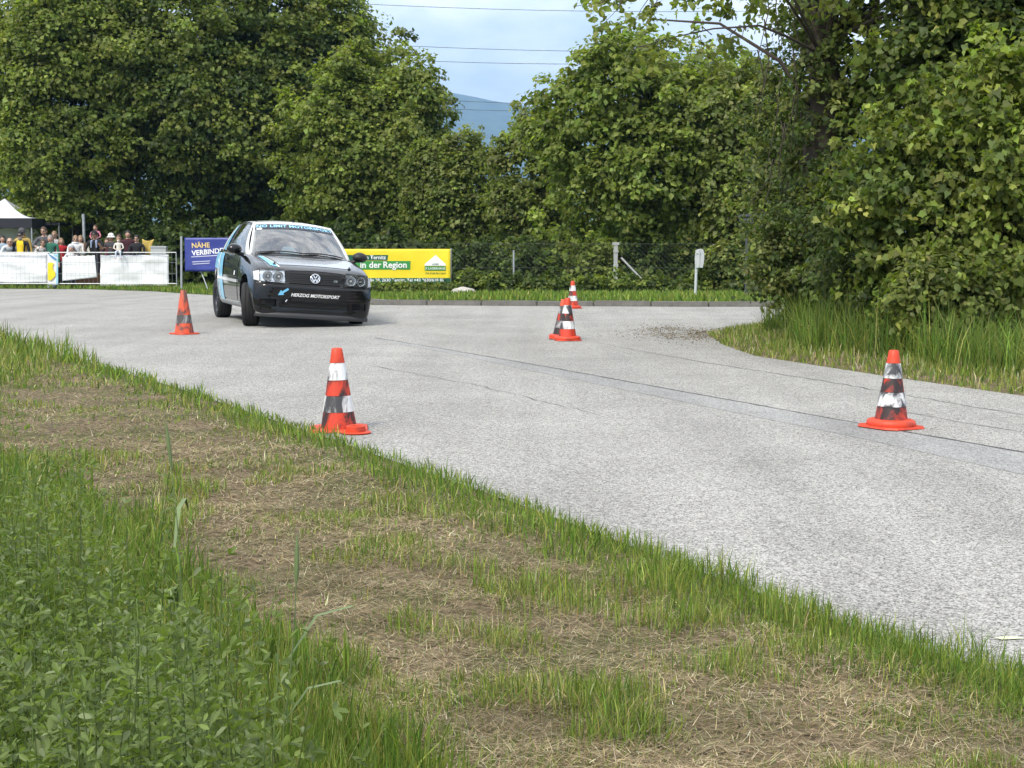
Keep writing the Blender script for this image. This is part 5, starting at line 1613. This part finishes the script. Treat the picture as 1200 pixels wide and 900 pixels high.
# ---- chain-link fence behind the kerb strip
FD = 33.4
fg = float(ground_h(3, FD))
def zf(py, d=FD): return zpy(py, d)
def post(px, top, label, rad, mat, brace=None, d=FD, kind='fence_post'):
    z0 = float(ground_h(ppx(px, d), d))
    o = thing(kind, label, 'fence post', (ppx(px, d), d, z0))
    if rad > .05:
        hh = zpy(top, d) - z0
        B().box((0, 0, hh / 2), (rad * 1.5, rad * 1.5, hh)).build('shaft', mat, o)
        B().box((0, 0, hh - .01), (rad * 2.6, rad * 1.8, .06)).build('head', mat, o)
        for zz in (.35, .7, 1.05): B().box((0, -rad * .8, zz * hh / 1.25), (rad * 1.9, .02, .05)).build('clamp', mat, o)
    else:
        hh = zpy(top, d) - z0
        B().tube([(0, 0, 0), (0, 0, hh)], rad, 8).build('shaft', mat, o, True)
        B().ball((0, 0, hh), (rad * 1.15, rad * 1.15, rad * .7), 8, 5).build('cap', mat, o, True)
    if brace:
        (ax, ay), (bx3, by3) = brace
        a, b = at(ax, ay, d - .1) - o.location, at(bx3, by3, d - .35) - o.location
        b.z = max(0, b.z)
        B().tube([a, b], .022, 7).build('brace', mat, o, True)
    return o
PCON = plain('post_concrete', (.34, .35, .34), .8, var=.2, scale=12)
RUST = plain('rusty_steel', (.22, .17, .14), .75, .2, var=.35, scale=25)
post(602, 294, 'thin steel fence post with bent top beside the yellow banner', .022, GALV)
post(721, 285, 'thick pale fence post with a diagonal brace', .06, PCON, ((728, 302), (766, 342)))
post(835, 287, 'thin rusty fence post behind the small grey sign', .022, RUST)
post(528.5, 292, 'steel fence post holding the free end of the yellow banner', .022, GALV, d=33.25)
post(384, 292, 'steel fence post behind the rally car holding the yellow banner', .022, GALV, d=33.25)
# wire mesh between the posts: line wires plus diamond mesh as one net
m, n, l, p = newmat('chain_link_wire'); p.inputs['Base Color'].default_value = (.05, .06, .05, 1); p.inputs['Roughness'].default_value = .5
x0, x1 = ppx(384, FD), ppx(836, FD)
nz0, nz1 = fg + .05, fg + 1.15
net = B()
def wire_seg(a, b, r=.0022):
    a, b = Vector(a), Vector(b)
    net.tube([a, b], r, 3, False)
s_ = .11
k = x0 - 1.1
while k < x1:
    for sg in (1, -1):
        a = Vector((k, 0, nz0)) if sg == 1 else Vector((k, 0, nz1))
        b = Vector((k + 1.1, 0, nz1)) if sg == 1 else Vector((k + 1.1, 0, nz0))
        if a.x < x0: a = a.lerp(b, (x0 - a.x) / (b.x - a.x))
        if b.x > x1: b = a.lerp(b, (x1 - a.x) / (b.x - a.x))
        wire_seg(a, b)
    k += s_
for zz in (nz0, (nz0 + nz1) / 2, nz1): wire_seg((x0, 0, zz), (x1, 0, zz), .005)
for v in net.v: v.x -= x0; v.z -= fg
fn = net.build('chain_link_fence', m, None, weld=False); fn.location = (x0, FD + .03, fg)
tag(fn, 'thin wire chain-link fence running behind the grass strip', 'fence')

# ---- back of a small sign by the kerb
SGN = plain('sign_back', (.60, .63, .64), .35, .3, var=.1, scale=5)
sd_d = KERB_Y + 2.2
sg_ = thing('small_sign', 'small grey sign seen from behind on a short white post by the kerb', 'sign', (ppx(814.5, sd_d), sd_d, float(ground_h(ppx(814.5, sd_d), sd_d))))
zt = zpy(291.5, sd_d) - sg_.location.z; zl = zpy(313.5, sd_d) - sg_.location.z
B().tube([(0, 0, 0), (.02, 0, zt * .97)], .026, 10).build('post', SGN, sg_, True)
wpl = 9.5 / FPX * sd_d
out = [(-.45, .0), (-.30, -.0), (.42, 0), (.50, .12), (.62, .45), (.60, .80), (.45, .97), (.1, 1.0), (-.30, .97), (-.48, .8), (-.55, .5), (-.52, .2)]
vs = [(x_ * wpl + .06, y_, zl + z_ * (zt - zl)) for y_ in (-.035, -.05) for x_, z_ in out]
nn = len(out)
B().add(vs, [tuple(range(nn)), tuple(range(2 * nn - 1, nn - 1, -1))] + [(k, k + nn, (k + 1) % nn + nn, (k + 1) % nn) for k in range(nn)]).build('plate', SGN, sg_)
B().box((.055, -.062, (zt + zl) / 2), (.02, .02, (zt - zl) * .9)).build('rib', SGN, sg_)
B().box((.05, -.03, zt * .9), (.09, .05, .03)).build('clamp', GALV, sg_)
# dark louvred sign board half lost in the leaves at the side road
dk = thing('dark_board', 'dark grey slatted board on a post half hidden in the leaves', 'board', (ppx(874, 26.5), 26.5, float(ground_h(ppx(874, 26.5), 26.5))))
DK = plain('dark_board', (.05, .055, .06), .6)
B().tube([(0, .04, 0), (0, .04, zpy(262, 26.5))], .022, 8).build('post', DK, dk, True)
for k, py in enumerate((257, 262, 267)):
    B().box((.0, 0, zpy(py, 26.5)), (.34 - .05 * k, .025, .05), Matrix.Rotation(-.12, 3, 'Y')).build('slat', DK, dk)

# ---- overhead cables
CAB = plain('cable', (.05, .055, .07), .6)
def cable(pa, pb, d, label, r):
    a, b = at(*pa, d), at(*pb, d)
    v = (b - a)
    A, Bq = a - v * 2.2, b + v * 2.2
    pts = []
    for k in range(25):
        f = k / 24
        q = A.lerp(Bq, f); q.z -= 1.2 * 4 * f * (1 - f) - 1.2
        pts.append(q - A)
    o = B().tube(pts, r, 5, False).build('power_cable', CAB, None, True, 180)
    o.location = A
    tag(o, label, 'power cable', 'overhead power cables')
cable((455, 7), (690, 14), 75, 'topmost overhead power cable against the clouds', .013)
cable((462, 54), (680, 61), 75, 'overhead power cable second from the top', .013)
cable((466, 71), (660, 76), 75, 'overhead power cable third from the top, above the hill', .013)
cable((515, 118), (690, 124), 90, 'overhead power cable just below the hill crest', .014)
cable((515, 128), (650, 131), 90, 'lowest overhead power cable in front of the hill', .014)
# ---- white house glimpsed through the leaves
hz = float(ground_h(ppx(548, 66), 66))
ho = thing('white_house', 'white house glimpsed through the leaves beside the yellow banner', 'house', (ppx(548, 66), 66, hz))
HW = plain('house_render', (.72, .72, .72), .9, var=.05)
B().box((0, 2.5, 1.5), (5.2, 5, 3.0)).build('wall', HW, ho)
B().add([(-2.9, -.4, 2.95), (2.9, -.4, 2.95), (2.9, 5.4, 2.95), (-2.9, 5.4, 2.95), (-2.9, 2.5, 3.7), (2.9, 2.5, 3.7)], [(0, 1, 5, 4), (2, 3, 4, 5), (0, 4, 3), (1, 2, 5), (3, 2, 1, 0)]).build('roof', plain('roof_tiles', (.16, .06, .04), .8), ho)
for xx in (-1.5, .0, 1.5):
    w_ = B().box((xx, -.02, 1.6), (.9, .06, 1.1)).build('window', plain('window_frame', (.6, .6, .6), .5), ho)
    B().box((xx, -.045, 1.6), (.78, .03, .98)).build('pane', plain('dark_pane', (.03, .04, .05), .1), w_)
ro = B()
for k in range(1):
    bmk = bmesh.new(); bmesh.ops.create_icosphere(bmk, subdivisions=3, radius=1)
    for v in bmk.verts:
        q = .75 + .5 * float(fbm(v.co.x * 1.5 + 5, v.co.y * 1.5 + v.co.z * 2, 71))
        v.co = Vector((v.co.x * .30 * q, v.co.y * .2 * q, v.co.z * .15 * q + .04))
    rk = mobj('boulder', bm_mesh('boulder', bmk, True, 30), plain('pale_stone', (.42, .40, .36), .9, var=.3, scale=8, bump=.6))
rk.location = (ppx(543, 32.2), 32.2, float(ground_h(ppx(543, 32.2), 32.2)))
tag(rk, 'pale boulder in the grass at the end of the yellow banner', 'boulder')
# ================================================================== SPECTATORS
SKIN = plain('skin', (.52, .32, .23), .55, var=.08); SKIN2 = plain('skin_tanned', (.42, .25, .17), .55, var=.08)
SHOE = plain('shoe_dark', (.03, .03, .035), .7); SHOEW = plain('shoe_white', (.6, .6, .62), .6)
EYE = plain('eye_dark', (.02, .015, .012), .3); LIP = plain('lip', (.35, .14, .12), .5)
_cm = {}
def cloth(c, var=.15, scale=9):
    k = tuple(c)
    if k not in _cm: _cm[k] = plain('fabric', c, .9, var=var, scale=scale, bump=.25)
    return _cm[k]
def plaid(name, a, b):
    m, n, l, p = newmat(name); p.inputs['Roughness'].default_value = .9
    tc = n.new('ShaderNodeTexCoord'); ch = n.new('ShaderNodeTexChecker'); ch.inputs['Scale'].default_value = 16
    ch.inputs['Color1'].default_value = (*a, 1); ch.inputs['Color2'].default_value = (*b, 1)
    l.new(tc.outputs['Object'], ch.inputs['Vector']); l.new(ch.outputs[0], p.inputs['Base Color'])
    return m
PLAID = plaid('pink_plaid', (.42, .05, .10), (.60, .30, .36)); PATT = plaid('patterned_white', (.65, .62, .60), (.28, .22, .21))
HAIRM = {'brown': plain('hair_brown', (.07, .04, .022), .6, var=.3, scale=30), 'dark': plain('hair_dark', (.016, .011, .009), .55, var=.3, scale=30), 'light': plain('hair_light', (.22, .14, .08), .6, var=.3, scale=30), 'grey': plain('hair_grey', (.25, .24, .23), .6, var=.3, scale=30)}
GLS = plain('sunglasses', (.008, .008, .010), .12)
def person(px, d, top, label, shirt, legs, hair='brown', style='short', pose='down', hgt=None, face=0.0, skin=None, extras=(), sleeves='long', seat=None, inner=None, hatc=None, group='spectators behind the barrier', shoe=None, child=False):
    """one body mesh with limbs that taper, a head with a face, and hands with five fingers"""
    skin = skin or SKIN
    x = ppx(px, d)
    z0 = float(ground_h(x, d)) if seat is None else 0
    ztop = zpy(top, d)
    Hs = hgt or 1.70
    lean = 0.0
    torso = .42 * Hs
    if seat is None:
        drop = Hs - (ztop - z0)
        if drop > .02 and not child:
            lean = math.acos(max(.35, 1 - drop / torso))
        else:
            Hs = ztop - z0
    sit = seat is not None
    hip = Vector((0, 0, .52)) if not sit else Vector((0, 0, .03))
    sl, cl = math.sin(lean), math.cos(lean)
    def T(v):   # torso point, leaning forward (-Y) about the hip
        v = Vector(v) - Vector((0, 0, .52))
        return hip + Vector((v.x, v.y * cl - v.z * sl, v.y * sl * 0 + v.z * cl))
    verts, rad, edges, lab = [], [], [], []
    def V(p, r, par=None, part='shirt'):
        verts.append(Vector(p)); rad.append(r if hasattr(r, '__len__') else (r, r))
        if par is not None: edges.append((par, len(verts) - 1)); lab.append(part)
        return len(verts) - 1
    fat = 1.0 if not child else 1.08
    pel = V(T((0, 0, .535)), (.088 * fat, .062 * fat))
    wa = V(T((0, 0, .62)), (.080 * fat, .056 * fat), pel)
    ch = V(T((0, 0, .72)), (.095 * fat, .060), wa)
    uc = V(T((0, 0, .79)), (.085 * fat, .050), ch)
    nk = V(T((0, -.004, .845)), .030, uc, 'skin')
    hb = V(T((0, -.006, .885)), .028, nk, 'skin')
    for s in (-1, 1):
        if not sit:
            h_ = V(hip + Vector((s * .048, 0, -.03)), .050, pel, 'legs')
            k_ = V((s * .056, -.012, .285), .034, h_, 'legs'); a_ = V((s * .058, .012, .055), .023, k_, 'legs')
            t_ = V((s * .066, -.075, .018), .020, a_, 'shoe')
        else:
            h_ = V(hip + Vector((s * .05, -.02, -.005)), .052, pel, 'legs')
            k_ = V(hip + Vector((s * .075, -.22, -.0)), .036, h_, 'legs'); a_ = V(hip + Vector((s * .085, -.235, -.215)), .024, k_, 'legs')
            t_ = V(hip + Vector((s * .09, -.31, -.245)), .020, a_, 'shoe')
        sh = V(T((s * .118, 0, .795)), .034, uc)
        S = verts[sh]
        if pose == 'lean':
            el = S + Vector((s * .05, -.10, -.13)); wr = el + Vector((-s * .09, -.11, .0))
        elif pose == 'hold_legs':
            el = S + Vector((s * .05, -.05, -.165)); wr = el + Vector((-s * .03, -.10, .10))
        elif pose == 'crossed':
            el = S + Vector((s * .035, -.03, -.165)); wr = el + Vector((-s * .11, -.09, .02))
        elif pose == 'phone':
            el = S + Vector((s * .04, -.05, -.16)); wr = el + Vector((-s * .07, -.10, .07))
        elif pose == 'lap':
            el = S + Vector((s * .05, -.03, -.15)); wr = el + Vector((-s * .06, -.11, -.03))
        else:
            el = S + Vector((s * .03, .012, -.18)); wr = el + Vector((s * .005, -.05, -.145))
        e_ = V(el, .026, sh, 'shirt'); w_ = V(wr, .018, e_, 'shirt' if sleeves == 'long' else 'skin')
        dr = (wr - el).normalized()
        sd_ = Vector((-dr.y, dr.x, 0)); sd_ = sd_.normalized() if sd_.length > .1 else Vector((1, 0, 0))
        pm = V(wr + dr * .032, (.020, .013), w_, 'skin')
        for q, (o_, L) in enumerate(((-.016, .036), (-.006, .043), (.005, .040), (.015, .032))):
            f1 = V(wr + dr * (.050) + sd_ * o_, .0058, pm, 'skin')
            f2 = V(wr + dr * (.050 + L * .5) + sd_ * o_ * 1.15 + Vector((0, 0, -.004)), .0052, f1, 'skin')
            V(wr + dr * (.050 + L * .85) + sd_ * o_ * 1.2 + Vector((0, 0, -.016)), .0045, f2, 'skin')
        th = V(wr + dr * .028 + sd_ * s * -.022, .0064, w_, 'skin')
        V(wr + dr * .052 + sd_ * s * -.032 + Vector((0, 0, -.004)), .0052, th, 'skin')
    me = bpy.data.meshes.new('skeleton')
    me.from_pydata([v * Hs for v in verts], edges, [])
    ob = bpy.data.objects.new('skeleton_tmp', me); COL.objects.link(ob)
    sk = ob.modifiers.new('skin', 'SKIN'); sk.use_smooth_shade = True
    for i, dd in enumerate(me.skin_vertices[0].data):
        dd.radius = (rad[i][0] * Hs, rad[i][1] * Hs); dd.use_root = (i == 0)
    ss = ob.modifiers.new('sub', 'SUBSURF'); ss.levels = ss.render_levels = 1
    dg = bpy.context.evaluated_depsgraph_get()
    bodyme = bpy.data.meshes.new_from_object(ob.evaluated_get(dg))
    bpy.data.objects.remove(ob)
    bodyme.name = 'body'; bodyme.materials.clear()
    mats = [shirt if not isinstance(shirt, tuple) else cloth(shirt), cloth(legs), skin, shoe or SHOE, EYE, LIP]
    if inner is not None: mats.append(cloth(inner))
    key = {'shirt': 0, 'legs': 1, 'skin': 2, 'shoe': 3}
    A = np.array([verts[a] for a, b in edges]) * Hs; Bv = np.array([verts[b] for a, b in edges]) * Hs
    rr = np.array([(max(rad[a]) + max(rad[b])) / 2 for a, b in edges]) * Hs
    lid = np.array([key[q] for q in lab])
    cen = np.zeros(len(bodyme.polygons) * 3); bodyme.polygons.foreach_get('center', cen); cen = cen.reshape(-1, 3)
    AB = Bv - A
    tt = np.clip(((cen[:, None] - A[None]) * AB[None]).sum(-1) / ((AB ** 2).sum(-1)[None] + 1e-9), 0, 1)
    dist = np.linalg.norm(cen[:, None] - (A[None] + tt[..., None] * AB[None]), axis=-1) / rr[None]
    mi = lid[dist.argmin(1)]
    if inner is not None:
        tp = (cen[:, 2] > verts[pel].z * Hs) & (np.abs(cen[:, 0]) < .055 * Hs) & (cen[:, 1] < verts[ch].y * Hs - .02 * Hs) & (mi == 0)
        mi = np.where(tp, 6, mi)
    # head: skull with chin, nose and ears, joined onto the neck
    bm = bmesh.new(); bm.from_mesh(bodyme)
    for i, f in enumerate(bm.faces): f.material_index = int(mi[i]); f.smooth = True
    hr = (.068 if not child else .085) * Hs
    hc = (verts[hb] + Vector((0, -.012, .028 if not child else .04))) * Hs
    n0 = len(bm.faces)
    def blob(c, r, mat_i, u=14, v=10, shape=None):
        g2 = bmesh.ops.create_uvsphere(bm, u_segments=u, v_segments=v, radius=1)
        for q in g2['verts']:
            w = q.co.copy()
            if shape: w = shape(w)
            q.co = Vector((w.x * r[0], w.y * r[1], w.z * r[2])) + c
        for f in {f for q in g2['verts'] for f in q.link_faces}: f.material_index = mat_i; f.smooth = True
    def skull(w):
        if w.z < 0: w = Vector((w.x * (1 + .28 * w.z), w.y * (1 + .12 * w.z) - .10 * w.z * 0, w.z))
        return w
    blob(hc, (hr * .74, hr * .90, hr * 1.06), 2, 16, 12, skull)
    blob(hc + Vector((0, -hr * .90, -hr * .12)), (hr * .13, hr * .17, hr * .20), 2, 8, 6)
    for s in (-1, 1):
        blob(hc + Vector((s * hr * .74, 0, -hr * .05)), (hr * .09, hr * .17, hr * .26), 2, 8, 6)
        blob(hc + Vector((s * hr * .28, -hr * .81, hr * .06)), (hr * .11, hr * .06, hr * .06), 4, 8, 6)
    blob(hc + Vector((0, -hr * .78, -hr * .50)), (hr * .24, hr * .08, hr * .06), 5, 8, 6)
    bm.to_mesh(bodyme); bm.free()
    for m_ in mats: bodyme.materials.append(m_)
    if seat is None:
        loc = Vector((x, d + (math.sin(lean) * .30 * Hs if lean else 0), z0))
    else:
        loc = Vector(seat)
    o = thing('person', label, 'person', loc, face, group)
    mobj('body', bodyme, None, o)
    # hair and headgear
    hm = HAIRM.get(hair)
    if style != 'bald' and hm:
        b = B(); P = []
        lo = {'short': .35, 'long': .35, 'cap': .30, 'beanie': .2, 'bucket': .3}[style]
        for j in range(9):
            ph = j / 8
            row = []
            for i in range(21):
                a = 2 * math.pi * i / 20
                front = max(0, -math.sin(a))        # toward the face
                reach = (math.pi * (.62 - .26 * front)) * ph
                row.append(hc + Vector((math.cos(a) * math.sin(reach) * hr * .80, math.sin(a) * math.sin(reach) * hr * .98 + hr * .04, math.cos(reach) * hr * 1.13 + hr * .02)))
            P.append(row)
        b.grid(P).build('hair', hm, o, True, 180)
        if style == 'long':
            lh = B(); Q = []
            for j in range(7):
                f = j / 6
                Q.append([hc + Vector((math.cos(a) * hr * (.84 + .12 * math.sin(f * 3)), math.sin(a) * hr * .95 + hr * .08, hr * .25 - f * hr * 2.3)) for a in [math.pi * (-.12 + 1.24 * i / 14) for i in range(15)]])
            q_ = lh.grid(Q).build('long_hair', hm, o, True, 180); q_.modifiers.new('thickness', 'SOLIDIFY').thickness = .02
    if style in ('cap', 'beanie', 'bucket'):
        hm2 = cloth(hatc or (.012, .012, .015))
        cap = B().lathe([(hr * .82, hr * .22), (hr * .86, hr * .45), (hr * .74, hr * .95), (hr * .45, hr * 1.22), (0, hr * 1.30)], 18, c=hc + Vector((0, hr * .03, 0)))
        cp = cap.build('hat' if style == 'bucket' else style, hm2, o, True, 60)
        if style == 'cap':
            B().grid([[hc + Vector((math.sin(a) * hr * .74 * (1 + .04 * j), -hr * (.55 + .18 * j) * math.cos(a) - hr * .18, hr * (.36 - .05 * j))) for a in np.linspace(-1.25, 1.25, 9)] for j in range(5)]).build('brim', hm2, cp, True)
        if style == 'bucket':
            B().lathe([(hr * .84, hr * .34), (hr * 1.28, hr * .12), (hr * 1.30, hr * .10), (hr * .82, hr * .28)], 20, c=hc).build('brim', hm2, cp, True)
    if 'sunglasses' in extras or 'glasses' in extras:
        g3 = B()
        for s in (-1, 1):
            g3.ball(hc + Vector((s * hr * .30, -hr * .86, hr * .06)), (hr * .23, hr * .06, hr * .16), 10, 6)
            g3.tube([hc + Vector((s * hr * .52, -hr * .78, hr * .10)), hc + Vector((s * hr * .76, -hr * .05, hr * .08))], hr * .035, 5)
        g3.tube([hc + Vector((-hr * .12, -hr * .90, hr * .10)), hc + Vector((hr * .12, -hr * .90, hr * .10))], hr * .03, 5)
        g3.build('sunglasses' if 'sunglasses' in extras else 'glasses', GLS, o, True)
    if 'beard' in extras:
        B().ball(hc + Vector((0, -hr * .42, -hr * .62)), (hr * .56, hr * .46, hr * .44), 12, 8).build('beard', HAIRM['grey'], o, True)
    if 'strap' in extras:
        pts = [T((-.10, -.055, .80)), T((-.03, -.072, .72)), T((.06, -.068, .62)), T((.09, -.05, .56))]
        B().tube([p_ * Hs for p_ in pts], .014, 6).build('bag_strap', TRIM, o, True)
    if 'mask' in extras:
        B().ball(hc + Vector((0, -hr * .62, -hr * .28)), (hr * .50, hr * .36, hr * .36), 12, 8).build('face_mask', STICK, o, True)
    if 'hood' in extras:
        B().lathe([(hr * .72, -hr * 1.3), (hr * 1.05, -hr * 1.05), (hr * 1.0, -hr * .75), (hr * .70, -hr * .85)], 16, c=hc + Vector((0, hr * .35, 0))).build('hood', mats[0], o, True)
    return o
D1, D2, D3 = 44.9, 45.5, 46.3
person(6, D2, 275, 'woman with long dark hair in a pale denim jacket at the barrier', (.30, .38, .45), (.05, .06, .10), 'dark', 'long', 'lean', hgt=1.62, face=.3)
person(12, D1, 279, 'bald person with glasses in a pale shirt resting folded arms on the barrier', (.52, .55, .58), (.08, .08, .10), None, 'bald', 'lean', hgt=1.72, extras=('glasses',), face=.2)
person(27, D1, 271, 'bearded person in black cap and open black jacket over a bright yellow shirt', (.012, .012, .015), (.03, .03, .05), 'grey', 'cap', 'down', hgt=1.62, extras=('beard', 'sunglasses'), inner=(.80, .56, .02))
person(29, D3, 267, 'person in a mustard hoodie and grey cap behind the yellow shirt', (.42, .29, .08), (.03, .03, .04), 'dark', 'cap', 'down', hgt=1.80, hatc=(.08, .08, .09), extras=('hood',))
person(56, D2, 265, 'tall person in a grey sweater and glasses bending towards the barrier', (.09, .09, .10), (.03, .03, .05), 'brown', 'short', 'lean', hgt=1.92, extras=('glasses',), face=-.1)
person(50, D1, 280, 'person with brown hair and sunglasses in a patterned white shirt', PATT, (.05, .05, .07), 'brown', 'short', 'lean', hgt=1.60, extras=('sunglasses',), face=.3)
person(62, D1, 274.5, 'person in a dark green sweater standing at the barrier', (.025, .13, .085), (.04, .04, .05), 'grey', 'short', 'down', hgt=1.62)
person(67, D3, 270, 'person with sunglasses in a light grey jacket behind the green sweater', (.40, .40, .41), (.05, .05, .06), 'light', 'short', 'down', hgt=1.74, extras=('sunglasses',))
person(74, D2, 278, 'person with long light brown hair in a red top', (.45, .02, .03), (.03, .03, .05), 'light', 'long', 'down', hgt=1.55, face=.4)
person(86, 44.75, 288, 'child in a grey beanie with both arms over the barrier rail', (.62, .62, .64), (.05, .05, .10), 'brown', 'beanie', 'lean', hgt=1.30, hatc=(.42, .43, .50), child=True)
person(91, D1, 275, 'person in a white hoodie with sunglasses and a black bag strap', (.72, .72, .72), (.04, .04, .06), 'light', 'short', 'crossed', hgt=1.58, extras=('sunglasses', 'strap', 'hood'), face=.35)
person(97, D2, 275, 'person with blond hair in a cream top beside the white hoodie', (.60, .57, .50), (.05, .05, .07), 'light', 'long', 'phone', hgt=1.60, face=.2)
car_man = person(113.5, D1, 270, 'person in black T-shirt and cap carrying a child on the shoulders', (.012, .012, .014), (.02, .02, .03), 'dark', 'cap', 'hold_legs', hgt=1.66, sleeves='short', skin=SKIN2)
_sz = car_man.location.z + .80 * (zpy(270, D1) - car_man.location.z)
person(113.5, D1, 257, 'small child in a pink plaid shirt riding on shoulders', PLAID, (.25, .30, .42), 'brown', 'short', 'lap', hgt=.98, seat=(ppx(113.5, D1), D1 + .10, _sz), child=True)
person(128, D3, 278, 'person half hidden between the black T-shirt and the white bucket hat', (.10, .03, .035), (.03, .03, .04), 'brown', 'short', 'down', hgt=1.55)
person(133, D1, 273, 'person in a white bucket hat and charcoal top', (.05, .05, .055), (.04, .04, .05), 'dark', 'bucket', 'phone', hgt=1.62, hatc=(.66, .67, .64), face=-.15, skin=SKIN2)
person(142, D3, 274, 'person with tousled brown hair behind the child on the rail', (.02, .03, .035), (.03, .03, .05), 'brown', 'short', 'down', hgt=1.60)
person(141, 44.3, 281, 'small child in cream top and pale blue leggings sitting on the barrier rail', (.66, .62, .55), (.50, .56, .66), 'light', 'short', 'lap', hgt=.86, seat=(ppx(140.5, 44.0), 44.06, BZ + 1.06), child=True, extras=('mask',), shoe=plain('shoe_pink', (.60, .30, .34), .6), face=.15)
person(152.5, D2, 269, 'tall person in a dark maroon and navy jacket', (.055, .014, .022), (.02, .02, .04), 'dark', 'short', 'down', hgt=1.76, face=.15)
person(162.5, D1, 274.5, 'person with dark hair and sunglasses in a black jacket by the yellow cloth', (.014, .014, .018), (.02, .02, .03), 'dark', 'short', 'crossed', hgt=1.62, extras=('sunglasses',))
# ================================================================== HAZE
o = B().box((0, 2000, 398), (19000, 13000, 808)).build('haze', None)
m = bpy.data.materials.new('haze_air'); m.use_nodes = True
n, l = m.node_tree.nodes, m.node_tree.links
n.remove(n['Principled BSDF'])
pv = n.new('ShaderNodeVolumePrincipled')
pv.inputs['Color'].default_value = (.34, .60, 1.0, 1)
pv.inputs['Density'].default_value = 2.1e-4
pv.inputs['Anisotropy'].default_value = 0.1
l.new(pv.outputs[0], n['Material Output'].inputs['Volume'])
m.volume_intersection_method if hasattr(m, 'volume_intersection_method') else None
o.data.materials.append(m)
tag(o, 'thin blue summer haze in the air before the hill', 'haze', kind='stuff')
